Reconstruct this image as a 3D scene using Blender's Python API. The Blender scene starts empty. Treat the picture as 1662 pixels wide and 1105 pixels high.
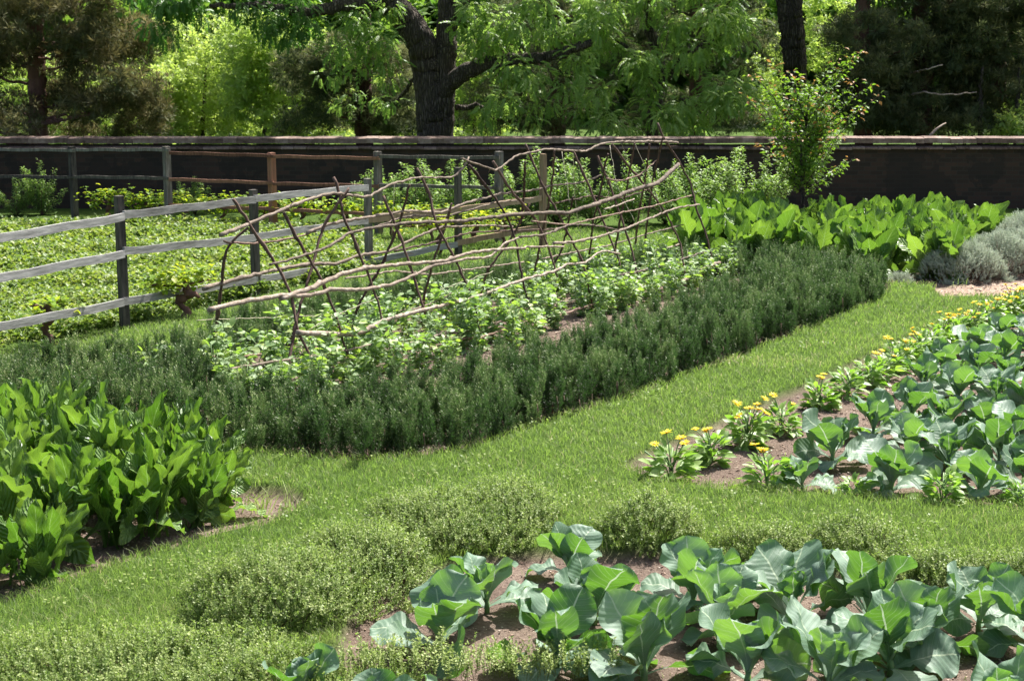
import bpy, math, random
import numpy as np
from mathutils import Vector

# ------------------------------------------------------------------ camera, sky, sun, exposure
SC = bpy.context.scene
F, W0, H0, HZ = 2500.0, 1662.0, 1105.0, 80.0      # focal length in photo pixels, photo size, horizon row
CH = 2.8                                          # eye height
TILT = math.atan((H0 / 2 - HZ) / F)
camd = bpy.data.cameras.new('camera')
cam = bpy.data.objects.new('camera', camd)
SC.collection.objects.link(cam)
camd.sensor_width = 36.0
camd.lens = 36.0 * F / W0
camd.clip_start, camd.clip_end = 0.1, 2000
camd.dof.use_dof = True
camd.dof.focus_distance = 10.5
camd.dof.aperture_fstop = 8
cam.location = (0, 0, CH)
cam.rotation_euler = (math.pi / 2 - TILT, 0, 0)
SC.camera = cam

SUN_E, SUN_AZ = math.radians(54), math.radians(34)   # elevation; azimuth clockwise from +Y
sdir = Vector((math.sin(SUN_AZ) * math.cos(SUN_E), math.cos(SUN_AZ) * math.cos(SUN_E), math.sin(SUN_E)))
sd = bpy.data.lights.new('sun', 'SUN')
sd.energy = 5.0
sd.angle = math.radians(0.53)
sd.color = (1.0, 0.97, 0.92)
so = bpy.data.objects.new('sun', sd)
SC.collection.objects.link(so)
so.rotation_euler = sdir.to_track_quat('Z', 'Y').to_euler()
so.location = (10, 20, 30)
w = bpy.data.worlds.new("World")
SC.world = w
w.use_nodes = True
nt = w.node_tree
sky = nt.nodes.new('ShaderNodeTexSky')
sky.sky_type = 'NISHITA'
sky.sun_disc = False
sky.sun_elevation = SUN_E
sky.sun_rotation = SUN_AZ
sky.ozone_density = 0.6
sky.dust_density = 4.0
sky.air_density = 0.7
nt.links.new(sky.outputs[0], nt.nodes['Background'].inputs[0])
nt.nodes['Background'].inputs[1].default_value = 0.11
SC.view_settings.view_transform = 'Standard'
SC.view_settings.look = 'None'
SC.view_settings.gamma = 1
SC.view_settings.exposure = 1.2
SC.view_settings.use_curve_mapping = False
SC.cycles.max_bounces = 8
SC.cycles.transparent_max_bounces = 4

R = np.random.default_rng(7)
random.seed(7)
PI = math.pi
COL = SC.collection

# ------------------------------------------------------------------ pixel <-> world
CT, ST = math.cos(TILT), math.sin(TILT)
def ray(px, py):
    x = (px - W0 / 2) / F
    z = -(py - H0 / 2) / F
    return np.array([x, CT + z * ST, -ST + z * CT])
def P(px, py, z=0.0):
    r = ray(px, py)
    return np.array([0, 0, CH]) + r * ((z - CH) / r[2])
def AT(px, py, Y):
    r = ray(px, py)
    return np.array([0, 0, CH]) + r * (Y / r[1])
def poly(pts):
    return np.array([P(a, b)[:2] for a, b in pts])
def inside(pg, x, y):
    c = np.zeros(x.shape, bool)
    n = len(pg)
    for i in range(n):
        x1, y1 = pg[i]; x2, y2 = pg[(i + 1) % n]
        if y1 == y2: continue
        k = ((y1 > y) != (y2 > y)) & (x < (x2 - x1) * (y - y1) / (y2 - y1) + x1)
        c ^= k
    return c
def pdist(pg, x, y):
    d = np.full(x.shape, 1e9)
    n = len(pg)
    for i in range(n):
        a = pg[i]; b = pg[(i + 1) % n]
        ab = b - a
        t = np.clip(((x - a[0]) * ab[0] + (y - a[1]) * ab[1]) / (ab @ ab + 1e-12), 0, 1)
        d = np.minimum(d, np.hypot(x - a[0] - t * ab[0], y - a[1] - t * ab[1]))
    return np.where(inside(pg, x, y), d, -d)      # positive inside
def noise(x, y, s=1.0, k=0):
    x = x * s + k * 3.17; y = y * s - k * 1.73
    return (np.sin(1.3 * x + 2.1 * y + k) + np.sin(2.7 * x - 1.9 * y + 1.3 + k) + np.sin(-3.9 * x + 4.3 * y + 2.2)
            + 0.7 * np.sin(6.1 * x + 5.3 * y + 0.7) + 0.6 * np.sin(8.7 * x - 9.9 * y)) / 4.3

# ------------------------------------------------------------------ geometry accumulator
class G:
    """collects vertices and quads; attribute 'lf' = (across, along, random) of each leaf"""
    def __init__(s): s.v = []; s.f = []; s.a = []; s.n = 0
    def add(s, V, Fc, A):
        V = np.asarray(V, float).reshape(-1, 3)
        A = np.asarray(A, float).reshape(-1, 3)
        s.v.append(V); s.f.append(np.asarray(Fc, int).reshape(-1, 4) + s.n); s.a.append(A); s.n += len(V)
        return s
    def inst(s, tmpl, pos, M, rnd=None):
        """tmpl = (V, F, A); M = n x 3 x 3 including scale; pos = n x 3"""
        V, Fc, A = tmpl
        n, k = len(pos), len(V)
        if n == 0: return s
        Vn = np.einsum('nij,kj->nki', M, V) + pos[:, None, :]
        Fn = Fc[None] + (np.arange(n) * k)[:, None, None]
        An = np.broadcast_to(A, (n, k, 3)).copy()
        if rnd is None: rnd = R.random(n)
        An[:, :, 2] = np.clip(An[:, :, 2] * 0.35 + rnd[:, None] * 0.8, 0, 1)
        return s.add(Vn.reshape(-1, 3), Fn.reshape(-1, 4), An.reshape(-1, 3))
    def merged(s):
        return np.concatenate(s.v), np.concatenate(s.f), np.concatenate(s.a)
    def mesh(s, name, mat, smooth=True, extra=None, mat2=None):
        V, Fc, A = s.merged(); nf = len(Fc)
        if extra is not None:
            V2, F2, A2 = extra.merged()
            Fc = np.concatenate([Fc, F2 + len(V)]); V = np.concatenate([V, V2]); A = np.concatenate([A, A2])
        me = bpy.data.meshes.new(name)
        me.vertices.add(len(V)); me.vertices.foreach_set('co', V.astype(np.float32).ravel())
        me.loops.add(Fc.size); me.loops.foreach_set('vertex_index', Fc.astype(np.int32).ravel())
        me.polygons.add(len(Fc))
        me.polygons.foreach_set('loop_start', np.arange(0, Fc.size, 4, dtype=np.int32))
        me.polygons.foreach_set('use_smooth', np.full(len(Fc), smooth, bool))
        at = me.attributes.new('lf', 'FLOAT_VECTOR', 'POINT')
        at.data.foreach_set('vector', A.astype(np.float32).ravel())
        me.materials.append(mat)
        if extra is not None:
            me.materials.append(mat2)
            mi = np.zeros(len(Fc), np.int32); mi[nf:] = 1
            me.polygons.foreach_set('material_index', mi)
        me.update(calc_edges=True)
        return me

def link(name, me, parent=None, loc=None):
    o = bpy.data.objects.new(name, me)
    COL.objects.link(o)
    if parent is not None: o.parent = parent
    if loc is not None: o.location = tuple(loc)
    return o
def tag(o, label=None, cat=None, group=None, kind=None):
    for k, v in (('label', label), ('category', cat), ('group', group), ('kind', kind)):
        if v: o[k] = v
    return o
def thing(name, label, cat, loc=(0, 0, 0), rz=0.0, group=None):
    o = link(name, None, None, loc)
    o.rotation_euler.z = rz
    o.empty_display_size = 0.1
    return tag(o, label, cat, group)
def dup(root, loc, rz=0.0, sc=1.0, label=None, group=None):
    r = root.copy(); COL.objects.link(r)
    r.location = tuple(loc); r.rotation_euler.z = rz
    r.scale = (sc, sc, sc) if not isinstance(sc, tuple) else sc
    if label: r['label'] = label
    if group: r['group'] = group
    for ch in list(root.children):
        c = ch.copy(); COL.objects.link(c); c.parent = r
    return r

def norm(a): return a / (np.linalg.norm(a, axis=-1, keepdims=True) + 1e-9)
def frames(d, up=None, roll=None):
    """columns: side, d, normal"""
    d = norm(np.asarray(d, float))
    n = len(d)
    if up is None: up = np.tile([0, 0, 1.0], (n, 1))
    up = up + 0.02 * R.normal(size=(n, 3))
    sx = norm(np.cross(d, up)); nz = np.cross(sx, d)
    if roll is not None:
        c, s_ = np.cos(roll)[:, None], np.sin(roll)[:, None]
        sx, nz = c * sx + s_ * nz, -s_ * sx + c * nz
    return np.stack([sx, d, nz], axis=2)
def rotz(a):
    n = len(a); M = np.zeros((n, 3, 3)); c, s_ = np.cos(a), np.sin(a)
    M[:, 0, 0] = c; M[:, 0, 1] = -s_; M[:, 1, 0] = s_; M[:, 1, 1] = c; M[:, 2, 2] = 1
    return M
def tiltm(az, el):
    """rotation leaning +Z towards azimuth az by el"""
    n = len(az); k = np.stack([-np.sin(az), np.cos(az), np.zeros(n)], 1)
    K = np.zeros((n, 3, 3)); K[:, 0, 1] = -k[:, 2]; K[:, 0, 2] = k[:, 1]; K[:, 1, 0] = k[:, 2]; K[:, 1, 2] = -k[:, 0]; K[:, 2, 0] = -k[:, 1]; K[:, 2, 1] = k[:, 0]
    s_, c = np.sin(el)[:, None, None], np.cos(el)[:, None, None]
    return np.eye(3)[None] + s_ * K + (1 - c) * (K @ K)
def ell(n):
    v = norm(R.normal(size=(n, 3)))
    return v * (R.random((n, 1)) ** 0.45)

# leaf templates -------------------------------------------------------
def leaf_t(L=1.0, Wd=0.4, fold=0.15, droop=0.15, seg=2, base=0.0, ov=1.0):
    """simple leaf along +Y: folded along its midrib, 2 columns of quads"""
    ts = np.linspace(0, 1, seg + 2)
    V = []; A = []
    for t in ts:
        wd = Wd * 0.5 * max(0.06, math.sin(PI * min(1, max(0, t)) ** ov) ** 0.8)
        z = -droop * L * t * t
        y = base + L * t
        for u in (-1, 0, 1):
            V.append((u * wd, y, z + abs(u) * fold * wd * 2)); A.append((u, t, 0.5))
    Fc = []
    for i in range(seg + 1):
        for j in range(2):
            a = i * 3 + j
            Fc.append((a, a + 1, a + 4, a + 3))
    return np.array(V), np.array(Fc), np.array(A)
def card_t(L=1.0, Wd=0.5, droop=0.1):
    V = np.array([(0, 0, 0), (Wd / 2, L * .45, -droop * .2 * L), (0, L, -droop * L), (-Wd / 2, L * .45, -droop * .2 * L)])
    return V, np.array([(0, 1, 2, 3)]), np.array([(0, 0, .5), (1, .45, .5), (0, 1, .5), (-1, .45, .5)])
def tube(g, pts, rad, sides=6, rnd=0.5):
    pts = np.asarray(pts, float); n = len(pts)
    rad = np.broadcast_to(np.asarray(rad, float), (n,)) if np.ndim(rad) == 0 else np.asarray(rad, float)
    tg = norm(np.gradient(pts, axis=0))
    up = np.array([0, 0, 1.0]) if abs(tg[0][2]) < 0.9 else np.array([1.0, 0, 0])
    x = np.cross(tg[0], up); x /= np.linalg.norm(x)
    V = []; A = []
    ang = np.linspace(0, 2 * PI, sides, endpoint=False)
    L = np.concatenate([[0], np.cumsum(np.linalg.norm(np.diff(pts, axis=0), axis=1))])
    for i in range(n):
        x = x - tg[i] * (x @ tg[i]); x /= np.linalg.norm(x) + 1e-9
        y = np.cross(tg[i], x)
        V.append(pts[i] + rad[i] * (np.cos(ang)[:, None] * x + np.sin(ang)[:, None] * y))
        A.append(np.stack([ang / (2 * PI), np.full(sides, L[i]), np.full(sides, rnd)], 1))
    Fc = []
    for i in range(n - 1):
        for j in range(sides):
            k = (j + 1) % sides
            Fc.append((i * sides + j, i * sides + k, (i + 1) * sides + k, (i + 1) * sides + j))
    V = np.concatenate(V); A = np.concatenate(A)
    m = len(V)
    V = np.concatenate([V, pts[:1], pts[-1:]]); A = np.concatenate([A, [[0, 0, rnd]], [[0, L[-1], rnd]]])
    for j in range(0, sides, 2):
        k, l = (j + 1) % sides, (j + 2) % sides
        Fc.append((m, l, k, j)); b = (n - 1) * sides
        Fc.append((m + 1, b + j, b + k, b + l))
    return g.add(V, Fc, A)
def box(g, c, s, rz=0.0, jit=0.0, rnd=0.5):
    c = np.asarray(c, float); s = np.asarray(s, float) / 2
    V = np.array([(x, y, z) for z in (-1, 1) for y in (-1, 1) for x in (-1, 1)]) * s
    if jit: V += R.normal(size=V.shape) * jit
    c_, s_ = math.cos(rz), math.sin(rz)
    V = V @ np.array([[c_, s_, 0], [-s_, c_, 0], [0, 0, 1]]) + c
    Fc = [(0, 2, 3, 1), (4, 5, 7, 6), (0, 1, 5, 4), (2, 6, 7, 3), (0, 4, 6, 2), (1, 3, 7, 5)]
    return g.add(V, Fc, np.tile([0, 0, rnd], (8, 1)))
def plank(g, a, b, h, t, rnd=0.5, seg=6, warp=0.004):
    """board between a and b, height h, thickness t, slightly warped"""
    a = np.asarray(a, float); b = np.asarray(b, float)
    d = b - a; L = np.linalg.norm(d); d /= L
    side = np.cross(d, [0, 0, 1]); side /= np.linalg.norm(side); up = np.cross(side, d)
    V = []; A = []
    cs = [(-1, -1), (1, -1), (1, 1), (-1, 1)]
    ph = R.random() * 6
    for i in range(seg + 1):
        c = a + d * L * i / seg + up * warp * math.sin(i * 1.7 + ph) + side * warp * math.cos(i * 1.1 + ph)
        hh = h * (1 + 0.05 * math.sin(i * 2.3 + ph))
        for p, q in cs:
            V.append(c + side * p * t / 2 + up * q * hh / 2); A.append((p, L * i / seg, rnd))
    Fc = []
    for i in range(seg):
        for j in range(4):
            k = (j + 1) % 4
            Fc.append((i * 4 + j, i * 4 + k, i * 4 + 4 + k, i * 4 + 4 + j))
    Fc += [(3, 2, 1, 0), (seg * 4, seg * 4 + 1, seg * 4 + 2, seg * 4 + 3)]
    return g.add(V, Fc, A)

# ------------------------------------------------------------------ materials
class N:
    def __init__(s, name):
        s.m = bpy.data.materials.new(name); s.m.use_nodes = True
        s.t = s.m.node_tree; s.t.nodes.clear()
        s.out = s.t.nodes.new('ShaderNodeOutputMaterial')
    def n(s, ty, **kw):
        x = s.t.nodes.new('ShaderNode' + ty)
        for k, v in kw.items(): setattr(x, k, v)
        return x
    def l(s, a, b): s.t.links.new(a, b)
    def math(s, op, a, b=None, clamp=False):
        x = s.n('Math', operation=op, use_clamp=clamp)
        for i, q in enumerate((a, b)):
            if q is None: continue
            if isinstance(q, (int, float)): x.inputs[i].default_value = q
            else: s.l(q, x.inputs[i])
        return x.outputs[0]
    def mix(s, fac, a, b):
        x = s.n('Mix', data_type='RGBA')
        for i, q in ((0, fac), (6, a), (7, b)):
            if isinstance(q, (int, float)): x.inputs[i].default_value = q
            elif isinstance(q, (tuple, list)): x.inputs[i].default_value = tuple(q) + ((1,) if len(q) == 3 else ())
            else: s.l(q, x.inputs[i])
        return x.outputs[2]
    def ramp(s, fac, stops):
        x = s.n('ValToRGB'); e = x.color_ramp.elements
        while len(e) < len(stops): e.new(0.5)
        for i, (p, c) in enumerate(stops):
            e[i].position = p; e[i].color = tuple(c) + (1,)
        s.l(fac, x.inputs[0]); return x.outputs[0]
    def noise(s, sc, det=4, vec=None, rough=0.6):
        x = s.n('TexNoise'); x.inputs['Scale'].default_value = sc; x.inputs['Detail'].default_value = det; x.inputs['Roughness'].default_value = rough
        if vec is not None: s.l(vec, x.inputs['Vector'])
        return x.outputs['Fac']
    def attr(s, name='lf'):
        a = s.n('Attribute', attribute_name=name); q = s.n('SeparateXYZ'); s.l(a.outputs['Vector'], q.inputs[0]); return q.outputs
    def bump(s, h, st, dist=0.01):
        b = s.n('Bump'); b.inputs['Strength'].default_value = st; b.inputs['Distance'].default_value = dist; s.l(h, b.inputs['Height']); return b.outputs[0]

def leafmat(name, stops, tstops, tfac=0.4, rough=0.5, spec=0.35, vein=None, bumpy=0.0, objvar=0.0, tip=None):
    """waxy reflecting side plus light let through; colour varies from leaf to leaf"""
    k = N(name)
    u, v, r = k.attr()
    fac = r
    if objvar:
        oi = k.n('ObjectInfo')
        fac = k.math('ADD', k.math('MULTIPLY', r, 1 - objvar), k.math('MULTIPLY', oi.outputs['Random'], objvar))
    geo = k.n('TexCoord')
    nz = k.noise(9, 3, geo.outputs['Object'])
    fac = k.math('ADD', fac, k.math('MULTIPLY', k.math('SUBTRACT', nz, 0.5), 0.35), True)
    col = k.ramp(fac, stops); tcol = k.ramp(fac, tstops)
    nrm = None
    if vein:
        au = k.math('ABSOLUTE', u)
        mid = k.math('LESS_THAN', au, 0.035)
        ph = k.math('SUBTRACT', k.math('MULTIPLY', v, 9.0), k.math('MULTIPLY', au, 2.2))
        fr = k.math('FRACT', ph)
        sd_ = k.math('LESS_THAN', k.math('ABSOLUTE', k.math('SUBTRACT', fr, 0.5)), 0.035)
        vm = k.math('MAXIMUM', k.math('MULTIPLY', mid, 0.9), k.math('MULTIPLY', sd_, 0.38))
        col = k.mix(vm, col, vein); tcol = k.mix(vm, tcol, vein)
        crk = k.math('ADD', k.math('SINE', k.math('MULTIPLY', ph, 2 * PI)), k.math('MULTIPLY', k.noise(40, 2, geo.outputs['Object']), 1.5))
        if bumpy: nrm = k.bump(crk, bumpy, 0.01)
    if tip:
        col = k.mix(k.math('MULTIPLY', k.math('GREATER_THAN', r, tip[1]), 0.85), col, tip[0])
        tcol = k.mix(k.math('MULTIPLY', k.math('GREATER_THAN', r, tip[1]), 0.85), tcol, tip[0])
    p = k.n('BsdfPrincipled'); p.inputs['Roughness'].default_value = rough; p.inputs['Specular IOR Level'].default_value = spec
    k.l(col, p.inputs['Base Color'])
    t = k.n('BsdfTranslucent'); k.l(tcol, t.inputs[0])
    if nrm is not None: k.l(nrm, p.inputs['Normal'])
    m = k.n('MixShader'); m.inputs[0].default_value = tfac
    k.l(p.outputs[0], m.inputs[1]); k.l(t.outputs[0], m.inputs[2]); k.l(m.outputs[0], k.out.inputs[0])
    return k.m
def woodmat(name, c1, c2, sc=30, rough=0.85, bmp=0.5, stretch=(1, 1, 0.12), c3=None):
    k = N(name)
    tc = k.n('TexCoord'); mp = k.n('Mapping'); mp.inputs['Scale'].default_value = stretch
    k.l(tc.outputs['Object'], mp.inputs[0])
    f = k.noise(sc, 6, mp.outputs[0], 0.7)
    f2 = k.noise(2.2, 3, tc.outputs['Object'])
    u, v, r = k.attr()
    ff = k.math('ADD', k.math('MULTIPLY', k.math('SUBTRACT', f, 0.5), 1.6), k.math('ADD', k.math('MULTIPLY', f2, 0.5), k.math('MULTIPLY', r, 0.5)), True)
    col = k.ramp(ff, [(0.1, c1), (0.85, c2)] if c3 is None else [(0.1, c1), (0.6, c2), (0.95, c3)])
    p = k.n('BsdfPrincipled'); p.inputs['Roughness'].default_value = rough; p.inputs['Specular IOR Level'].default_value = 0.25
    k.l(col, p.inputs['Base Color']); k.l(k.bump(f, bmp, 0.01), p.inputs['Normal']); k.l(p.outputs[0], k.out.inputs[0])
    return k.m
def plain(name, c, rough=0.6):
    k = N(name); p = k.n('BsdfPrincipled'); p.inputs['Roughness'].default_value = rough
    u, v, r = k.attr()
    k.l(k.mix(r, tuple(x * 0.7 for x in c), tuple(min(1, x * 1.2) for x in c)), p.inputs['Base Color']); k.l(p.outputs[0], k.out.inputs[0]); return k.m

M = {}
M['cabbage'] = leafmat('cabbage leaf', [(0, (.10, .175, .105)), (.5, (.17, .265, .185)), (1, (.28, .375, .29))],
                       [(0, (.10, .26, .012)), (1, (.20, .40, .03))], 0.34, 0.52, 0.33, vein=(.42, .52, .34), bumpy=0.12, objvar=0.25)
M['dock'] = leafmat('dock leaf', [(0, (.08, .16, .035)), (.6, (.15, .26, .06)), (1, (.26, .38, .11))],
                    [(0, (.10, .24, .015)), (1, (.27, .45, .04))], 0.36, 0.38, 0.5, vein=(.28, .45, .12), bumpy=0.7, objvar=0.35)
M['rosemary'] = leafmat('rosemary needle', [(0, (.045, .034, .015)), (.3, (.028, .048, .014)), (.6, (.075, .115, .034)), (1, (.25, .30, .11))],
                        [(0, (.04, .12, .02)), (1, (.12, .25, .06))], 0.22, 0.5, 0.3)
M['santolina'] = leafmat('grey herb', [(0, (.32, .36, .26)), (1, (.60, .64, .50))], [(0, (.25, .32, .2)), (1, (.3, .4, .3))], 0.2, 0.7, 0.2)
M['thyme'] = leafmat('thyme leaf', [(0, (.07, .12, .03)), (.6, (.21, .28, .075)), (1, (.40, .46, .17))],
                     [(0, (.15, .32, .03)), (1, (.38, .52, .1))], 0.35, 0.5, 0.3)
M['grass'] = leafmat('grass blade', [(0, (.07, .13, .03)), (.55, (.205, .275, .07)), (.85, (.34, .39, .13)), (1, (.55, .47, .27))],
                     [(0, (.19, .34, .05)), (.85, (.34, .50, .09)), (1, (.55, .48, .26))], 0.42, 0.5, 0.3)
M['pea'] = leafmat('pea leaf', [(0, (.14, .22, .10)), (.7, (.30, .41, .20)), (1, (.44, .50, .15))],
                   [(0, (.2, .42, .05)), (1, (.42, .62, .06))], 0.38, 0.5, 0.35, objvar=0.2)
M['calendula'] = leafmat('calendula leaf', [(0, (.12, .22, .05)), (1, (.30, .43, .12))], [(0, (.16, .40, .02)), (1, (.36, .58, .05))], 0.4, 0.45, 0.4, vein=(.25, .38, .12))
M['strawberry'] = leafmat('strawberry leaf', [(0, (.05, .11, .02)), (.6, (.15, .23, .05)), (1, (.36, .38, .11))],
                          [(0, (.14, .30, .03)), (1, (.40, .50, .06))], 0.36, 0.5, 0.35)
M['vine'] = leafmat('vine leaf', [(0, (.08, .18, .015)), (.5, (.20, .33, .03)), (1, (.40, .42, .05))],
                    [(0, (.25, .45, .02)), (1, (.65, .68, .04))], 0.45, 0.5, 0.3)
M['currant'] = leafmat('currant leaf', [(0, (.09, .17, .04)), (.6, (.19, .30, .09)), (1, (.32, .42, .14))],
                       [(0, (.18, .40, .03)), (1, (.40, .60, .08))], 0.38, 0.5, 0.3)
M['pear'] = leafmat('pear leaf', [(0, (.06, .14, .025)), (.6, (.15, .25, .045)), (1, (.28, .36, .08))],
                    [(0, (.14, .36, .02)), (1, (.36, .55, .04))], 0.38, 0.5, 0.3, tip=((.42, .17, .06), 0.93))
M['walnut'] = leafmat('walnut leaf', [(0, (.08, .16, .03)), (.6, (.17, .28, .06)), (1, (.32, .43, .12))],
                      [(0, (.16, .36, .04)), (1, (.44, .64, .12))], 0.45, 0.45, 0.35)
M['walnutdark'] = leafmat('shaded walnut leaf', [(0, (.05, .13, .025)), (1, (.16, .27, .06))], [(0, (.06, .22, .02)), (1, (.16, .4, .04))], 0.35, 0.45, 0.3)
M['brighttree'] = leafmat('bright leaf', [(0, (.18, .28, .07)), (.6, (.32, .43, .12)), (1, (.46, .54, .20))],
                          [(0, (.28, .48, .05)), (1, (.55, .68, .13))], 0.48, 0.5, 0.3, objvar=0.2)
M['cedar'] = leafmat('cedar spray', [(0, (.04, .06, .025)), (.55, (.115, .13, .055)), (1, (.24, .21, .11))],
                     [(0, (.06, .09, .02)), (1, (.30, .25, .10))], 0.3, 0.7, 0.15)
M['cedargreen'] = leafmat('green cedar spray', [(0, (.035, .06, .03)), (.6, (.10, .13, .055)), (1, (.24, .23, .10))],
                          [(0, (.05, .10, .03)), (1, (.28, .30, .12))], 0.3, 0.7, 0.15)
M['woods'] = leafmat('far leaf', [(0, (.03, .09, .015)), (.5, (.07, .16, .025)), (1, (.17, .28, .06))],
                     [(0, (.08, .25, .02)), (1, (.35, .55, .06))], 0.35, 0.6, 0.2)
M['petal'] = leafmat('yellow petal', [(0, (.88, .62, .015)), (1, (.9, .78, .03))], [(0, (.85, .6, .01)), (1, (.9, .75, .02))], 0.3, 0.5, 0.2)
M['petalheart'] = plain('flower heart', (.7, .36, .015))
M['greywood'] = woodmat('weathered grey board', (.09, .088, .08), (.27, .265, .25), 26, c3=(.44, .43, .41), stretch=(.15, .15, 1.6))
M['greypost'] = woodmat('weathered grey post', (.035, .03, .026), (.13, .115, .095), 26, c3=(.26, .24, .21))
M['redwood'] = woodmat('reddish rail', (.10, .045, .03), (.30, .15, .095), 26)
M['tanwood'] = woodmat('new tan board', (.20, .13, .075), (.42, .30, .19), 26)
k = N('ridged bark')
tc = k.n('TexCoord'); mp = k.n('Mapping'); mp.inputs['Scale'].default_value = (1, 1, .14); k.l(tc.outputs['Object'], mp.inputs[0])
nz_ = k.n('TexNoise'); nz_.inputs['Scale'].default_value = 4; k.l(mp.outputs[0], nz_.inputs['Vector'])
vv = k.n('VectorMath', operation='MULTIPLY_ADD'); k.l(nz_.outputs['Color'], vv.inputs[0]); vv.inputs[1].default_value = (.22, .22, .22); k.l(mp.outputs[0], vv.inputs[2])
vo = k.n('TexVoronoi'); vo.feature = 'DISTANCE_TO_EDGE'; vo.inputs['Scale'].default_value = 24; k.l(vv.outputs[0], vo.inputs['Vector'])
f = k.math('MULTIPLY', vo.outputs['Distance'], 2.6, True); f2 = k.noise(30, 4, tc.outputs['Object'])
ff = k.math('MULTIPLY', f, k.math('ADD', f2, .35), True)
p = k.n('BsdfPrincipled'); p.inputs['Roughness'].default_value = .9; p.inputs['Specular IOR Level'].default_value = .2
k.l(k.ramp(ff, [(0, (.04, .032, .024)), (.5, (.14, .115, .09)), (1, (.25, .21, .17))]), p.inputs['Base Color'])
k.l(k.bump(ff, 1.0, .05), p.inputs['Normal']); k.l(p.outputs[0], k.out.inputs[0])
M['bark'] = k.m
M['cedarbark'] = woodmat('cedar bark', (.05, .025, .018), (.19, .10, .075), 10, bmp=1.0, stretch=(1, 1, .1))
M['stick'] = woodmat('dark stick bark', (.035, .02, .015), (.16, .10, .075), 30, bmp=.6, stretch=(1, 1, 1))
M['pole'] = woodmat('tan pole bark', (.06, .045, .035), (.27, .21, .16), 22, bmp=.9, stretch=(1, 1, 1), c3=(.5, .42, .34))
M['darkpole'] = woodmat('reddish pole bark', (.05, .03, .024), (.19, .12, .09), 22, bmp=.9, stretch=(1, 1, 1), c3=(.36, .26, .2))
M['twine'] = plain('twine', (.5, .45, .32), 0.9)
M['stem'] = plain('green stem', (.16, .26, .09))
M['twig'] = plain('twig', (.12, .07, .045), .8)

# ------------------------------------------------------------------ beds (outlines on the ground)
BED_RIGHT = poly([(1012, 755), (1055, 728), (1110, 704), (1180, 674), (1250, 646), (1320, 615), (1400, 578), (1480, 542), (1560, 508), (1662, 468), (1780, 430),
                  (1960, 600), (2060, 870), (1850, 850), (1662, 820), (1500, 806), (1300, 796), (1180, 790), (1070, 775)])
BED_FRONT = poly([(440, 1110), (530, 1060), (590, 965), (645, 935), (740, 905), (860, 888), (980, 890), (1130, 885), (1300, 915), (1450, 930), (1662, 950),
                  (2100, 1010), (2500, 1600), (300, 1600)])
BED_PEA = poly([(-300, 700), (60, 696), (250, 704), (400, 724), (560, 742), (650, 742), (760, 724), (900, 677), (1050, 630), (1200, 574), (1330, 524), (1428, 482),
                (1445, 460), (1400, 446), (1300, 432), (1290, 426), (1150, 424), (1000, 436), (850, 448), (700, 466), (600, 488), (500, 510), (400, 533), (300, 565), (150, 605), (-300, 640)])
BED_DOCK = poly([(-300, 740), (60, 745), (240, 765), (365, 785), (440, 787), (492, 798), (488, 815), (430, 845), (330, 868), (170, 915), (0, 975), (-300, 1080)])
BED_FARDOCK = poly([(1090, 425), (1110, 390), (1180, 365), (1300, 358), (1660, 358), (1900, 358), (1900, 440), (1662, 448), (1520, 462), (1440, 458), (1300, 428), (1180, 426)])
MULCH = poly([(1512, 464), (1662, 447), (2100, 430), (2100, 476), (1662, 479), (1530, 481)])
FIELD = poly([(-400, 600), (0, 568), (200, 530), (300, 508), (420, 480), (560, 448), (640, 425), (600, 392), (560, 372), (0, 366), (-500, 366), (-700, 470)])
BEDS = [BED_RIGHT, BED_FRONT, BED_PEA, BED_DOCK, BED_FARDOCK, MULCH]

def soilness(x, y):
    s = np.zeros(x.shape)
    wob = 0.035 * noise(x, y, 5.0)
    for b in BEDS:
        s = np.maximum(s, np.clip((pdist(b, x, y) + wob) / 0.05 + 0.5, 0, 1))
    return s

# ground sheet: fine near the camera, reaching to the horizon
xs = np.concatenate([[-900, -400, -200, -100, -60, -40, -28, -20, -15, -12], np.arange(-9.5, 9.51, 0.065), [12, 15, 20, 28, 40, 60, 100, 200, 400, 900]])
ys = np.concatenate([[-300, -100, -40, -10, 0, 3], np.arange(5.2, 22.6, 0.065), [23, 23.6, 24.3, 25, 26, 27, 28, 30, 33, 37, 42, 50, 60, 75, 100, 150, 300, 900]])
gx, gy = np.meshgrid(xs, ys)
sl = soilness(gx, gy)
gz = 0.012 * noise(gx, gy, 0.9) - 0.07 * sl + 0.012 * sl * noise(gx, gy, 9, 2) + 0.006 * sl * noise(gx, gy, 23, 5)
gz = np.where(gy > 23, 0.0, gz)
mulch = np.clip(pdist(MULCH, gx, gy) / 0.05 + .5, 0, 1)
ny, nx = gx.shape
idx = np.arange(nx * ny).reshape(ny, nx)
Fg = np.stack([idx[:-1, :-1], idx[:-1, 1:], idx[1:, 1:], idx[1:, :-1]], -1).reshape(-1, 4)
def groundz(x, y):
    s = soilness(x, y)
    return np.where(y > 23, 0.0, 0.012 * noise(x, y, 0.9) - 0.07 * s + 0.012 * s * noise(x, y, 9, 2))
def gz1(p):
    return float(groundz(np.array([p[0]]), np.array([p[1]]))[0])

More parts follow.
